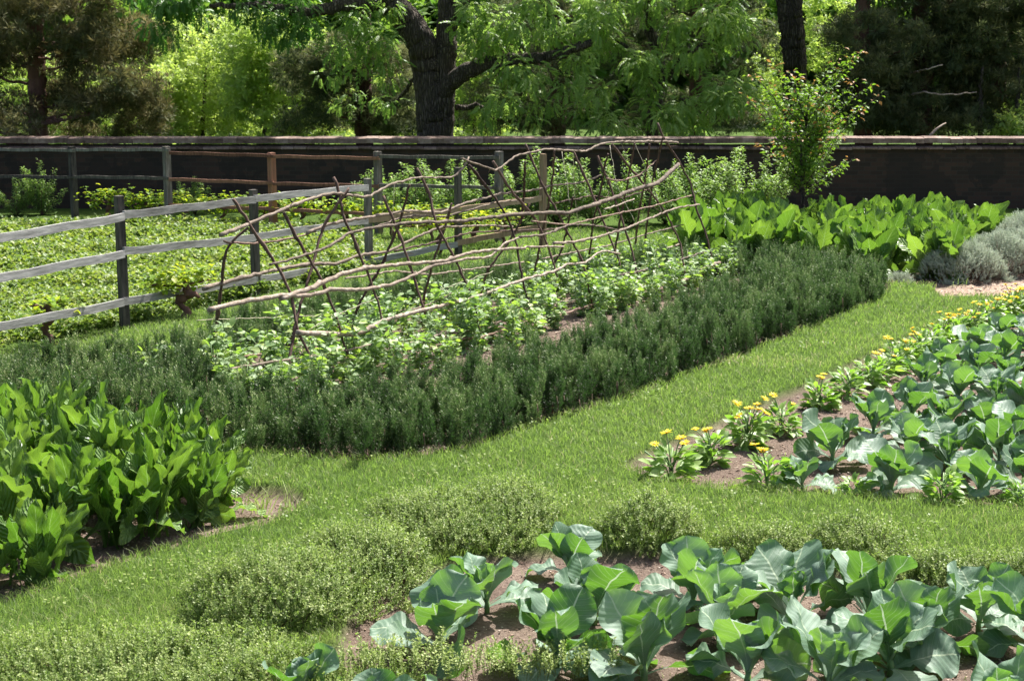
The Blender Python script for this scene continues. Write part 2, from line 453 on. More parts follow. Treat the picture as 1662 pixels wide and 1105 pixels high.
k = N('ground of turf roots and bare soil')
s_, m_, _ = k.attr()
tc = k.n('TexCoord')
n1 = k.noise(3.0, 6, tc.outputs['Object']); n2 = k.noise(55, 5, tc.outputs['Object'], .75)
n3 = k.noise(160, 3, tc.outputs['Object'], .7)
vo = k.n('TexVoronoi'); vo.inputs['Scale'].default_value = 60; k.l(tc.outputs['Object'], vo.inputs['Vector'])
soil = k.ramp(k.math('ADD', k.math('MULTIPLY', n1, .4), k.math('MULTIPLY', n2, .6)), [(.3, (.07, .048, .036)), (.5, (.17, .125, .098)), (.62, (.27, .21, .165)), (.75, (.42, .35, .29))])
chips = k.ramp(vo.outputs['Color'], [(0, (.16, .10, .07)), (.5, (.36, .26, .19)), (1, (.52, .42, .34))])
turf = k.ramp(k.math('ADD', k.math('MULTIPLY', n1, .5), k.math('MULTIPLY', n2, .5)), [(.3, (.035, .07, .012)), (.55, (.07, .12, .02)), (.75, (.13, .15, .045))])
c = k.mix(s_, turf, soil); c = k.mix(m_, c, chips)
p = k.n('BsdfPrincipled'); p.inputs['Roughness'].default_value = .95; p.inputs['Specular IOR Level'].default_value = .1
k.l(c, p.inputs['Base Color'])
k.l(k.bump(k.math('ADD', n2, k.math('MULTIPLY', n3, .5)), .9, .02), p.inputs['Normal']); k.l(p.outputs[0], k.out.inputs[0])
M['ground'] = k.m
g = G().add(np.stack([gx, gy, gz], -1).reshape(-1, 3), Fg, np.stack([sl, mulch, sl], -1).reshape(-1, 3))
tag(link('ground', g.mesh('ground', M['ground'])), 'lawn ground with bare soil garden beds and a chip path', 'ground', kind='structure')

# ------------------------------------------------------------------ grass blades
def scatter(n, y0, y1, half=0.345, marg=0.9, pw=1.0):
    """points over the visible wedge and a margin, denser near the camera"""
    t = R.random(n)
    y = y0 * (y1 / y0) ** t if pw == 1.0 else y0 + (y1 - y0) * t ** pw
    x = (R.random(n) * 2 - 1) * (half * y + marg)
    return x, y
def blades(g, x, y, h, wd, lean, rnd, z=None):
    n = len(x)
    az = R.random(n) * 2 * PI; fa = R.random(n) * 2 * PI
    dx, dy = np.cos(az) * lean, np.sin(az) * lean
    sx, sy = np.cos(fa) * wd / 2, np.sin(fa) * wd / 2
    if z is None: z = groundz(x, y)
    V = np.zeros((n, 6, 3)); A = np.zeros((n, 6, 3))
    for i, (t, b, ww) in enumerate(((0, 0, 1), (.55, .3, .85), (1, 1, .12))):
        for j, sg in enumerate((-1, 1)):
            V[:, i * 2 + j, 0] = x + dx * b * h + sg * sx * ww
            V[:, i * 2 + j, 1] = y + dy * b * h + sg * sy * ww
            V[:, i * 2 + j, 2] = z - 0.005 + h * t * (1 - 0.3 * lean * b)
            A[:, i * 2 + j] = np.stack([np.full(n, sg), np.full(n, t), rnd], 1)
    q = (np.arange(n) * 6)[:, None, None] + np.array([[0, 1, 3, 2], [2, 3, 5, 4]])[None]
    g.add(V.reshape(-1, 3), q.reshape(-1, 4), A.reshape(-1, 3))
g = G()
x, y = scatter(520000, 6.3, 24.5, .345, 1.9)
s = soilness(x, y); fd = pdist(FIELD, x, y)
keep = (s < 0.35) & ((fd < -0.05) | (R.random(len(x)) < 0.12))
x, y = x[keep], y[keep]
n_ = noise(x, y, 1.3, 3)
edge = np.zeros(len(x))
for b in BEDS:
    d = pdist(b, x, y); edge = np.maximum(edge, np.clip(1 + d / 0.12, 0, 1))
h = (0.045 + 0.03 * R.random(len(x))) * (1 + .18 * n_) * (1 + 0.55 * edge * R.random(len(x)))
patch = noise(x, y, 0.55, 9)
dry = np.clip(1.2 - np.hypot((x - P(1185, 588)[0]) / .9, (y - P(1185, 588)[1]) / .35), 0, 1) + np.clip(1.1 - np.hypot((x - P(960, 820)[0]) / .25, (y - P(960, 820)[1]) / .2), 0, 1) * .8
rnd = np.clip(0.38 + 0.22 * patch + 0.13 * noise(x, y, 4.5, 5) + 0.19 * R.normal(size=len(x)) + 0.4 * dry * R.random(len(x)), 0, 0.93)
rnd = np.where(R.random(len(x)) < 0.025 + 0.1 * dry, 1.0, rnd)
blades(g, x, y, h, 0.0034 * np.clip(y / 9, .8, 2.4), 0.3 + 0.75 * R.random(len(x)), rnd)
# clover and broad weeds in the turf
x2, y2 = scatter(26000, 6.3, 15)
kp = (soilness(x2, y2) < .2) & (noise(x2, y2, 1.9, 4) > .25)
x2, y2 = x2[kp], y2[kp]; n2_ = len(x2)
d = np.stack([R.normal(size=n2_), R.normal(size=n2_), .3 + .3 * R.random(n2_)], 1)
g.inst(card_t(.022, .018), np.stack([x2, y2, groundz(x2, y2) + .035 + .02 * R.random(n2_)], 1), frames(d), np.clip(.45 + .2 * R.normal(size=n2_), 0, .8))
tag(link('grass', g.mesh('grass', M['grass'])), 'bright green mown grass of the paths between the beds', 'grass', kind='stuff')

# weeds and thin tufts coming up in the soil
g = G(); x, y = scatter(9000, 6.5, 14)
d = np.maximum(pdist(BED_RIGHT, x, y), np.maximum(pdist(BED_FRONT, x, y), pdist(BED_DOCK, x, y)))
kp = (d > .02) & (noise(x, y, 3.1, 8) > .38)
x, y = x[kp], y[kp]; n = len(x)
blades(g, x, y, .02 + .05 * R.random(n) ** 2, .004, .5 + .8 * R.random(n), np.clip(.3 + .3 * R.random(n), 0, 1))
c0 = P(420, 812); n = 60
blades(g, c0[0] + .13 * R.normal(size=n), c0[1] + .06 * R.normal(size=n), .12 + .1 * R.random(n), .006, .5 + .4 * R.random(n), .6 + .3 * R.random(n))
tag(link('weeds', g.mesh('weeds', M['grass'])), 'thin tufts of weeds sprouting in the bare soil', 'weeds', kind='stuff')

# chips and clods
k = N('bark chips'); u_, v_, r_ = k.attr(); p = k.n('BsdfPrincipled'); p.inputs['Roughness'].default_value = .9
k.l(k.ramp(r_, [(0, (.06, .035, .025)), (.45, (.2, .125, .09)), (.8, (.38, .28, .21)), (1, (.62, .54, .46))]), p.inputs['Base Color']); k.l(p.outputs[0], k.out.inputs[0])
M['chip'] = k.m
g = G(); x, y = scatter(70000, 6.4, 20)
kp = soilness(x, y) > .7; x, y = x[kp], y[kp]; n = len(x)
cb = G(); box(cb, (0, 0, 0), (1, .55, .35)); cb = cb.merged()
sz = (.005 + .012 * R.random(n) ** 2.5) * np.clip(y / 9, .8, 1.8)
mm = rotz(R.random(n) * 6.28) @ tiltm(R.random(n) * 6.28, .6 * R.random(n)) * sz[:, None, None]
g.inst(cb, np.stack([x, y, groundz(x, y) + .003], 1), mm)
tag(link('bark_mulch', g.mesh('bark_mulch', M['chip'], False)), 'pinkish brown soil crumbs and pale bark chips on the beds', 'mulch', kind='stuff')

# ------------------------------------------------------------------ brick wall
WY, WZ = 27.5, 1.26
k = N('old dark brick')
tc = k.n('TexCoord'); mp = k.n('Mapping'); mp.inputs['Rotation'].default_value = (PI / 2, 0, 0); k.l(tc.outputs['Object'], mp.inputs[0])
br = k.n('TexBrick'); k.l(mp.outputs[0], br.inputs['Vector']); br.inputs['Scale'].default_value = 1
br.inputs['Brick Width'].default_value = .22; br.inputs['Row Height'].default_value = .075; br.inputs['Mortar Size'].default_value = .006
br.inputs['Color1'].default_value = (.06, .032, .02, 1); br.inputs['Color2'].default_value = (.03, .02, .013, 1); br.inputs['Mortar'].default_value = (.045, .036, .027, 1)
st = k.noise(1.2, 6, tc.outputs['Object'])
c = k.mix(k.math('MULTIPLY', k.math('GREATER_THAN', st, .5), .55), br.outputs['Color'], (.018, .014, .010))
p = k.n('BsdfPrincipled'); p.inputs['Roughness'].default_value = .9; k.l(c, p.inputs['Base Color']); k.l(k.bump(br.outputs['Fac'], -.6, .01), p.inputs['Normal']); k.l(p.outputs[0], k.out.inputs[0])
M['brick'] = k.m
M['coping'] = woodmat('weathered brick coping', (.08, .05, .038), (.22, .15, .12), 12, c3=(.36, .27, .22), stretch=(1, 1, 1))
def wedge(g, x, wd, y0, y1, z0, z1, z2, rnd):
    j = lambda: .0025 * R.normal()
    ym = (y0 + y1) / 2; V = []
    dz = .0035 * R.normal()
    for sx in (-1, 1):
        for y, z in ((y0, z0), (y0, z1), (ym - .1, z2), (ym + .1, z2), (y1, z1), (y1, z0)):
            V.append((x + sx * wd / 2 + j(), y + j(), z + dz + j() * .6))
    Fc = [(i, (i + 1) % 6, (i + 1) % 6 + 6, i + 6) for i in range(6)] + [(0, 5, 4, 1), (1, 4, 3, 2), (6, 7, 10, 11), (7, 8, 9, 10)]
    g.add(V, Fc, np.tile([0, 0, rnd], (12, 1)))
wall = thing('brick_wall', 'long dark brick garden wall with a stepped brick coping behind the beds', 'wall', (0, WY, 0))
g = G(); box(g, (0, .17, WZ / 2 - .07), (70, .34, WZ - .14)); link('masonry', g.mesh('masonry', M['brick'], False), wall)
g = G()
for i, xx in enumerate(np.arange(-34.9, 34.9, .23)):
    wedge(g, xx, .228, -.045, .385, WZ - .10, WZ - .014, WZ + .008, R.random())
link('coping', g.mesh('coping', M['coping'], False), wall)
g = G()
for xx in np.arange(-34.8, 34.8, .23):
    wedge(g, xx, .222, -.075, .415, WZ - .205, WZ - .172, WZ - .135, R.random())
link('string_course', g.mesh('string_course', M['coping'], False), wall)

# ------------------------------------------------------------------ fences
def post(parent, px, pyb, pyt, mat, wd=.078, lean=0.0):
    b = P(px, pyb); t = AT(px, pyt, b[1])
    g = G(); pts = [b + [0, 0, -.25], b + [0, 0, .3 * t[2]], b + [lean * .5, 0, .65 * t[2]], [b[0] + lean, b[1], t[2]]]
    tube(g, pts, [wd * .72, wd * .72, wd * .7, wd * .68], 4, R.random())
    link('post', g.mesh('post', mat, False), parent)
    return b
near = thing('rail_fence', 'weathered grey board rail fence running diagonally past the strawberry field', 'fence')
PA = [(-60, 605, 335, 'greypost'), (203, 533, 318, 'greypost'), (416, 478, 308, 'greypost'), (599, 432, 290, 'greypost'), (744, 414, 272, 'greypost'), (881, 401, 250, 'tanwood')]
pa = [post(near, a, b, c, M[m]) for a, b, c, m in PA]
def rails(parent, ps, rows, h, t=.035, off=.085):
    for row in rows:
        for (i, ya, j, yb, mat) in row:
            n_ = np.array([.87, -.45]) if parent is near else np.array([.2, -.98])
            a = AT(ps[i][2], ya, ps[i][1][1] - off * .6); b = AT(ps[j][2], yb, ps[j][1][1] - off * .6)
            a[:2] += n_ * off * .4; b[:2] += n_ * off * .4
            g = G(); plank(g, a, b, h, t, R.random(), 8, .006)
            link('rail', g.mesh('rail', M[mat], False), parent)
psA = [(0, pa[i], PA[i][0] + (-6 if i else 0)) for i in range(6)]
rails(near, psA, [
    [(0, 396, 1, 352, 'greywood'), (1, 349, 2, 324, 'greywood'), (2, 322, 3, 304, 'greywood')],
    [(0, 462, 1, 412, 'greywood'), (1, 408, 2, 386, 'greywood'), (2, 384, 3, 358, 'greywood'), (3, 357, 4, 341, 'tanwood'), (4, 341, 5, 322, 'tanwood')],
    [(0, 540, 1, 491, 'greywood'), (1, 489, 2, 454, 'greywood'), (2, 454, 3, 425, 'greywood'), (3, 425, 4, 396, 'greywood'), (4, 394, 5, 368, 'tanwood')]], .078, .028)
far = thing('rail_fence', 'dark round post and rail fence in front of the brick wall', 'fence')
PB = [(-70, 345, 236, 'greypost'), (122, 354, 238, 'greypost'), (275, 366, 238, 'greypost'), (444, 374, 248, 'redwood'), (615, 382, 246, 'greypost'), (810, 392, 246, 'greypost')]
pb = [post(far, a, b, c, M[m], .098) for a, b, c, m in PB]
psB = [(0, pb[i], PB[i][0]) for i in range(6)]
rails(far, psB, [
    [(0, 242, 1, 244, 'greypost'), (1, 243, 2, 243, 'greypost'), (2, 248, 3, 253, 'redwood'), (3, 254, 4, 257, 'redwood'), (4, 254, 5, 256, 'greypost')],
    [(0, 285, 1, 288, 'greypost'), (1, 287, 2, 289, 'greypost'), (2, 291, 3, 297, 'redwood'), (3, 298, 4, 302, 'redwood'), (4, 300, 5, 305, 'greypost')],
    [(2, 333, 3, 339, 'redwood'), (3, 339, 4, 348, 'redwood')]], .05)

# ------------------------------------------------------------------ sprig-built plants
def needle_sprig(L=.2, n=34, nl=.024, nw=.0045, up=.9, seed=1):
    r = np.random.default_rng(seed); g = G()
    t = np.linspace(.02, 1, n); az = np.arange(n) * 2.4
    el = up * (1 - .1 * t) + .15 * r.normal(size=n)
    d = np.stack([np.cos(az) * np.cos(el), np.sin(az) * np.cos(el), np.sin(el)], 1)
    pos = np.stack([.01 * np.sin(3 * t), .01 * np.cos(2 * t), t * L], 1)
    sc = nl * (1.05 - .35 * t)
    C = card_t(1, nw / nl, .05)
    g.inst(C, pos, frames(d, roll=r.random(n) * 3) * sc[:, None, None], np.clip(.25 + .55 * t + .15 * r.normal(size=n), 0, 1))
    return g.merged()
def herb_sprig(L=.11, lv=6, ll=.013, seed=1):
    r = np.random.default_rng(seed); g = G()
    t = np.repeat(np.linspace(.3, 1, lv), 4); n = len(t)
    az = np.tile([0, PI, 0, PI], lv) + np.repeat(np.arange(lv) * PI / 2, 4) + .5 * r.normal(size=n)
    el = .35 + .5 * t + .3 * r.normal(size=n)
    d = np.stack([np.cos(az) * np.cos(el), np.sin(az) * np.cos(el), np.sin(el)], 1)
    pos = np.stack([.008 * np.sin(4 * t), .006 * np.cos(3 * t), t * L], 1) + .003 * r.normal(size=(n, 3))
    g.inst(card_t(1, .58, .15), pos, frames(d) * (ll * (.7 + .5 * r.random(n)))[:, None, None], np.clip(.2 + .5 * t + .25 * r.normal(size=n), 0, 1))
    tube(g, [(0, 0, 0), (.004, 0, L * .5), (0, 0, L)], .0012, 3, .1)
    return g.merged()

def cloud(g, tmpls, x, y, zt, az, el, sc, rnd):
    n = len(x); w_ = R.integers(0, len(tmpls), n)
    Mx = tiltm(az, el) @ rotz(R.random(n) * 6.28) * sc[:, None, None]
    for i, t in enumerate(tmpls):
        q = w_ == i
        if q.any(): g.inst(t, np.stack([x, y, zt], 1)[q], Mx[q], rnd[q])

ROS = [needle_sprig(.08 + .018 * i, 34, .029, .0075, .85, 10 + i) for i in range(5)]
def hedge_fill(pg, dens, hgt, tm, edge=.2, mat='rosemary', clump=2.6, stemcol='twig', name='hedge', label='', cat='hedge', sp=1.0, keepf=None):
    x0, y0 = pg.min(0); x1, y1 = pg.max(0)
    st_ = 1 / math.sqrt(54)
    cx, cy = np.meshgrid(np.arange(x0, x1, st_), np.arange(y0, y1, st_)); cx = cx.ravel() + st_ * .42 * R.normal(size=cx.size); cy = cy.ravel() + st_ * .42 * R.normal(size=cy.size)
    cd = pdist(pg, cx, cy); q = cd > 0
    cx, cy, cd = cx[q], cy[q], cd[q]; nc = len(cx)
    e = .03
    oaz = np.arctan2(-(pdist(pg, cx, cy + e) - pdist(pg, cx, cy - e)), -(pdist(pg, cx + e, cy) - pdist(pg, cx - e, cy)))
    cprof = np.sqrt(np.clip(1 - (1 - np.clip(cd / edge, 0, 1)) ** 2, 0, 1))
    ch = hgt * (.5 + .5 * cprof) * (1 + .14 * noise(cx, cy, clump, 1)) * (.64 + .5 * R.random(nc))
    clean = .35 * (1 - cprof) + .16 * np.abs(R.normal(size=nc)); caz = np.where(R.random(nc) < .5 + .5 * (1 - cprof), oaz, R.random(nc) * 6.28)
    cr = .038 + .042 * R.random(nc); cb = np.clip(.36 + .16 * noise(cx, cy, 2.0, 7) + .26 * R.normal(size=nc), 0, 1)
    per = int(dens / 44)
    ii = np.repeat(np.arange(nc), per); n = len(ii)
    t = R.random(n) ** .9
    pa = R.random(n) * 6.28; pr_ = cr[ii] * np.sqrt(np.clip(1.15 - t ** 2, 0, 1)) * (.5 + .6 * R.random(n))
    zc = t * ch[ii]
    x = cx[ii] + pr_ * np.cos(pa) + np.cos(caz[ii]) * clean[ii] * zc; y = cy[ii] + pr_ * np.sin(pa) + np.sin(caz[ii]) * clean[ii] * zc
    zt = zc - .07 * sp; el = np.clip(.38 * (1.1 - t) + .14 * R.normal(size=n), -.2, .9); az = pa
    sc = (.7 + .5 * R.random(n)) * sp
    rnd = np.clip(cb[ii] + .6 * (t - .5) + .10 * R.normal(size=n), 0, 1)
    g = G(); cloud(g, tm, x, y, zt + groundz(x, y), az, el, sc, rnd)
    m = min(n, int(n * .05)); g2 = G(); ii = R.choice(n, m, replace=False)
    ctube = G(); tube(ctube, [(0, 0, 0), (.01, .01, .5), (0, .02, 1)], .0045, 3); ctube = ctube.merged()
    S = tiltm(az[ii], el[ii] * .6) * 1.0
    S[:, :, 2] *= np.maximum(zt[ii] * .8, .03)[:, None]
    g2.inst(ctube, np.stack([x[ii], y[ii], groundz(x[ii], y[ii]) - .01], 1), S)
    return tag(link(name, g.mesh(name, M[mat], True, g2, M[stemcol])), label, cat)
HF = poly([(-260, 700), (60, 692), (250, 700), (400, 722), (560, 740), (650, 740), (760, 722), (900, 675), (1050, 628), (1200, 572), (1330, 522), (1425, 482),
           (1442, 464), (1400, 448), (1310, 440), (1235, 452), (1190, 482), (1100, 520), (1000, 558), (880, 596), (760, 632), (640, 664), (520, 672), (430, 664), (352, 645), (338, 606), (280, 592), (150, 612), (-260, 640)])
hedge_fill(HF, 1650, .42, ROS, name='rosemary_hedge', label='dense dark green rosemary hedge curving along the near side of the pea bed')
HB = poly([(338, 606), (420, 566), (500, 544), (600, 520), (700, 494), (850, 472), (1000, 456), (1150, 441), (1290, 437), (1300, 426), (1150, 425), (1000, 437), (850, 449), (700, 467), (600, 489), (500, 511), (400, 534), (290, 575)])
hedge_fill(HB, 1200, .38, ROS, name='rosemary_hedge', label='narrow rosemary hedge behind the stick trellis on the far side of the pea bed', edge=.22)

THY = [herb_sprig(.065 + .014 * i, 6, .0135, 30 + i) for i in range(5)]
def mound(c, rx, ry, h, label, dens=2300, rot=0.0, mat='thyme', tm=THY, sp=1.0, name='thyme_mound', cat='herb', sprawl=.0, clump=7, grp=None, rbias=0.0):
    rx, ry, h = rx * 1.08, ry * 1.08, h * (.8 if mat == 'thyme' else 1)
    n = int(dens * rx * ry * PI)
    a = R.random(n) * 6.28; rr = np.sqrt(R.random(n)) * (1 + .1 * np.sin(3 * a + c[0] * 9) + .08 * np.sin(7 * a + c[1] * 7))
    x = rr * np.cos(a) * rx; y = rr * np.sin(a) * ry
    c_, s_ = math.cos(rot), math.sin(rot)
    x, y = c_ * x - s_ * y, s_ * x + c_ * y
    X, Y = x + c[0], y + c[1]
    prof = np.sqrt(np.clip(1 - rr ** 2, 0, 1)) ** .8
    H = h * (prof * (1 + .17 * noise(X, Y, clump, 3) + .12 * noise(X, Y, clump * 2.6, 5)) + .05)
    gz_ = groundz(X, Y)
    zt = np.clip(H * (1 - .8 * (1 - prof * .6) * R.random(n) ** 1.5) - .06 * sp, -.01, 9)
    az = np.arctan2(y / ry, x / rx) + .5 * R.normal(size=n)
    el = np.clip(rr * .7 + .35 * R.normal(size=n), 0, 1.4)
    rnd = np.clip(.5 + rbias + .22 * noise(X, Y, clump * .8, 8) + .18 * R.normal(size=n), 0, 1)
    g = G(); cloud(g, tm, x, y, zt + gz_ , az, el, sp * (.75 + .5 * R.random(n)), rnd)
    m = n // 12; g2 = G(); ii = R.choice(n, m, replace=False)
    ct = G(); tube(ct, [(0, 0, 0), (.03, .01, .5), (0, .02, 1)], .0022, 3); ct = ct.merged()
    S = tiltm(az[ii], el[ii] * .7); S[:, :, 2] *= np.maximum(zt[ii] + .05, .04)[:, None]
    g2.inst(ct, np.stack([x[ii], y[ii], gz_[ii]], 1), S)
    return tag(link(name, g.mesh(name, M[mat], True, g2, M['twig']), None, (c[0], c[1], 0)), label, cat, grp)
for px, py, rx, ry, h, rot, lb, dn in [
    (445, 985, .42, .40, .30, .2, 'large rounded mound of thyme at the lower left, tallest of the herb clumps', 2600),
    (590, 925, .33, .42, .24, .5, 'thyme mound between the tallest clump and the bed corner', 2500),
    (700, 862, .36, .42, .23, .3, 'thyme mound above the leftmost front cabbage', 2500),
    (815, 842, .30, .40, .24, .1, 'bushy thyme mound left of the gap in the herb border', 2500),
    (1050, 868, .26, .22, .24, 0, 'compact round thyme bush alone right of the gap in the herb border', 2900),
    (1240, 893, .30, .16, .15, -.1, 'low thyme clump with brown twigs under the grass edge', 2500),
    (1385, 893, .27, .20, .20, 0, 'dark rounded thyme clump near the middle of the right herb border', 2500),
    (1560, 930, .42, .16, .11, -.15, 'flat thyme clump at the right end of the herb border', 2200),
    (1700, 945, .30, .16, .16, -.15, 'thyme clump at the right edge of the photo', 2200),
    (180, 1080, .80, .32, .10, .1, 'wide low thyme carpet in the lower left corner', 2100),
    (500, 1115, .55, .22, .15, .1, 'thyme clump at the bottom edge in front of a half hidden cabbage', 1900),
    (800, 880, .22, .15, .12, .2, 'small thyme clump tucked behind the second front cabbage', 1800)]:
    mound(P(px, py), rx, ry, h, lb, dn, rot)
# loose thyme sprigs reaching into the picture along the bottom
g = G(); n = 260; cx = np.linspace(560, 1010, n) + 6 * R.normal(size=n)
pp = np.array([P(a, 1108 - 26 * R.random() ** 2 - (18 if 560 < a < 720 else 0) * R.random()) for a in cx])
cloud(g, THY, pp[:, 0], pp[:, 1], .0 + .04 * R.random(n), R.random(n) * 6.28, .35 * R.random(n), .9 + .5 * R.random(n), .5 + .4 * R.random(n))
tag(link('thyme_sprigs', g.mesh('thyme_sprigs', M['thyme'])), 'sparse thyme sprigs along the bottom edge before the bare soil', 'herb')

SAN = [needle_sprig(.075, 36, .014, .006, .5, 50 + i) for i in range(3)]
for px, py, rx, ry, h, lb in [(1562, 446, .50, .36, .46, 'grey green santolina mound beside the far leafy bed, leftmost of its group'),
                              (1690, 428, .6, .42, .54, 'broad silvery santolina mound cut by the right edge above the chip path'),
                              (1622, 437, .5, .36, .52, 'tall silvery santolina mound between the leftmost one and the right edge'),
                              (1690, 405, .7, .5, .60, 'santolina mound at the right edge behind the others'),
                              (1462, 452, .13, .10, .16, 'tiny blue grey herb tuft at the foot of the far leafy bed')]:
    mound(P(px, py), rx, ry * .95, h, lb, 4200, 0, 'santolina', SAN, 1.0, 'santolina_mound', 'herb', clump=4)

# ------------------------------------------------------------------ broad-leaved plants
def big_leaf(g, base, az, e0, bend, L, Wd, pet=.28, cup=.25, wave=.03, wf=14, twist=0.0, rnd=.5, nu=8, nv=11, obov=1.0, side=0.0, crinkle=0.0):
    """one leaf: narrow stalk then a lobed, cupped blade; curves from elevation e0 by 'bend' radians"""
    t = np.linspace(0, 1, nv)
    th = e0 - bend * t ** 1.4
    dl = np.concatenate([[0], np.diff(t)]) * L
    r = np.cumsum(np.cos(th) * dl); z = np.cumsum(np.sin(th) * dl)
    tb = np.clip((t - pet) / (1 - pet), 0, 1)
    wdt = np.where(t < pet, .012 + .10 * Wd * (t / pet) ** 3, 0)
    blade = Wd * .5 * (np.sin(PI * tb ** obov) ** .62) if obov < 1.3 else Wd * .5 * np.sqrt(np.clip(1 - (2 * tb ** (obov - .25) - 1) ** 2, 0, 1))
    wdt = np.maximum(wdt, blade); wdt[-1] = Wd * .06
    u = np.linspace(-1, 1, nu)
    ph = R.random() * 6.28; ph2 = R.random() * 6.28
    tw = twist * t
    # local frame of each cross section
    nx_, nz_ = -np.sin(th), np.cos(th)
    lat = wdt[:, None] * u[None]
    bmask = np.clip(tb * 4, 0, 1)[:, None]
    off = cup * wdt[:, None] * (u[None] ** 2) * (.35 + 1.1 * bmask * .6)
    off = off + bmask * wave * (np.abs(u[None]) ** 2) * np.sin(wf * t[:, None] + ph + 1.3 * np.sign(u[None])) \
        + bmask * crinkle * np.sin(23 * t[:, None] + ph2 + 4 * u[None])
    off = off + .02 * Wd * bmask * np.sin(5 * t[:, None] + ph2 + 2 * u[None])
    lat2 = lat * np.cos(tw)[:, None] - off * np.sin(tw)[:, None]
    off2 = lat * np.sin(tw)[:, None] + off * np.cos(tw)[:, None]
    rr = r[:, None] + off2 * nx_[:, None]; zz = z[:, None] + off2 * nz_[:, None]
    ll = lat2 + side * L * (t ** 2)[:, None]
    ca, sa = math.cos(az), math.sin(az)
    V = np.stack([base[0] + rr * ca - ll * sa, base[1] + rr * sa + ll * ca, base[2] + zz], -1).reshape(-1, 3)
    A = np.stack([np.broadcast_to(u[None], lat.shape), np.broadcast_to(tb[:, None], lat.shape), np.full(lat.shape, rnd)], -1).reshape(-1, 3)
    i = np.arange(nv * nu).reshape(nv, nu)
    Fc = np.stack([i[:-1, :-1], i[:-1, 1:], i[1:, 1:], i[1:, :-1]], -1).reshape(-1, 4)
    g.add(V, Fc, A)
def cabbage(seed, size=1.0, nl=13, open_=0.0):
    global R
    old = R; R = np.random.default_rng(seed)
    g = G(); sh = .07 * size; az = R.random() * 6.28
    for i in range(nl):
        q = i / (nl - 1)                         # 0 outer/low .. 1 inner
        az += 2.4 + .45 * R.normal()
        if q < .38: el, bend, k_ = 16 + 28 * R.random(), .5 + .9 * R.random(), .88
        elif q < .8: el, bend, k_ = 50 + 30 * R.random(), .05 + .8 * R.random() ** 1.6, .98
        else: el, bend, k_ = 70 + 14 * R.random(), .1 * R.random(), .6
        L = size * .36 * k_ * (.86 + .26 * R.random())
        Wd = L * (.62 + .16 * R.random())
        big_leaf(g, (0, 0, sh * (.3 + .9 * q)), az, math.radians(el), bend, L, Wd, .30 + .06 * R.random(), cup=.30 * R.random() ** 1.3, wave=.017 * size * (.5 + R.random()), wf=13 + 11 * R.random(), crinkle=.005,
                 twist=.65 * R.normal(), rnd=R.random(), nu=11, nv=20, obov=1.35, side=.1 * R.normal())
    s = G(); tube(s, [(0, 0, -.03), (.005, 0, sh * .6), (0, 0, sh * 1.4)], [.017 * size, .015 * size, .01 * size], 7, .4)
    R = old
    return g.mesh('foliage', M['cabbage']), s.mesh('stem', M['stem'])
CAB = [cabbage(100 + i, 1.0, 12 + i % 4) for i in range(10)]
def put_cab(k, px, py, sc, rz, label, group):
    p_ = P(px, py); z = gz1(p_)
    o = thing('cabbage_plant', label, 'cabbage', (p_[0], p_[1], z), rz, group)
    o.scale = (sc, sc, sc)
    a, b = CAB[k % len(CAB)]
    link('foliage', a, o); link('stem', b, o)
    return o
GF = 'cabbages in the front bed'
front = [(712, 1030, 1.12, 'open collard with broad upright leaves standing alone at the left of the front bed'),
         (790, 968, 1.0, 'collard just behind the leftmost one, touching the thyme border'),
         (925, 915, .85, 'small cabbage alone at the back of the front bed beside the round thyme bush'),
         (905, 1060, 1.05, 'cabbage right of the lone leftmost one with a drooping leaf on the soil'),
         (965, 985, 1.0, 'middle cabbage in the second row of the front bed'),
         (1045, 1075, 1.2, 'large cabbage with a tall rounded leaf facing the camera at the bottom centre'),
         (1125, 960, 1.05, 'cabbage behind the tall rounded leaf, in front of the low thyme clump'),
         (1175, 1010, 1.0, 'crowded cabbage in the centre of the front bed'),
         (1215, 1085, 1.1, 'cabbage with leaves spread flat near the bottom edge, right of the centre'),
         (1285, 990, 1.2, 'cabbage with one big oval leaf raised above its neighbours'),
         (1225, 945, .8, 'small blue green cabbage at the back edge, left of the big oval leaf'),
         (1345, 1100, 1.15, 'cabbage with a ruffled heart at the bottom edge'),
         (1410, 985, 1.1, 'cabbage below the dark rounded thyme clump'),
         (1445, 1065, 1.1, 'cabbage with a round yellow green leaf above the pale curled ones'),
         (1590, 995, 1.0, 'cabbage with a small bright heart right of the bare soil gap'),
         (1500, 1035, 1.0, 'cabbage whose long leaf arches over the bare soil on the right'),
         (1690, 1040, 1.1, 'cabbage cut by the right edge of the photo, behind the corner one'),
         (1625, 1170, 1.1, 'cabbage in the lower right corner showing only its top leaves'),
         (490, 1118, .8, 'half hidden cabbage rising from the thyme at the lower left'),
         (625, 1180, .85, 'dark cabbage tip behind thyme sprigs at the bottom edge'),
         (715, 1185, .9, 'pale cabbage leaves cut by the bottom edge below the leftmost collard'),
         (860, 1205, .9, 'cabbage mostly below the bottom edge right of the pale one')]
rzs = [3.6, 1.2, .4, 2.2, 5.1, .9, 4.0, 1.9, 3.1, .2, 2.7, 4.6, 1.5, 5.6, 3.3, .7, 2.0, 1.0, 4.4, 2.4, 5.0, 0]
for i, (px, py, sc, lb) in enumerate(front):
    put_cab(i, px, py + 8, sc * .93, rzs[i], lb, GF)
for px, py in [(1800, 1010), (1830, 1120)]:
    put_cab(int(px), px, py, 1.1, px, 'cabbage standing beyond the right edge of the photo', GF)
GR = 'cabbages crowded in the right bed'
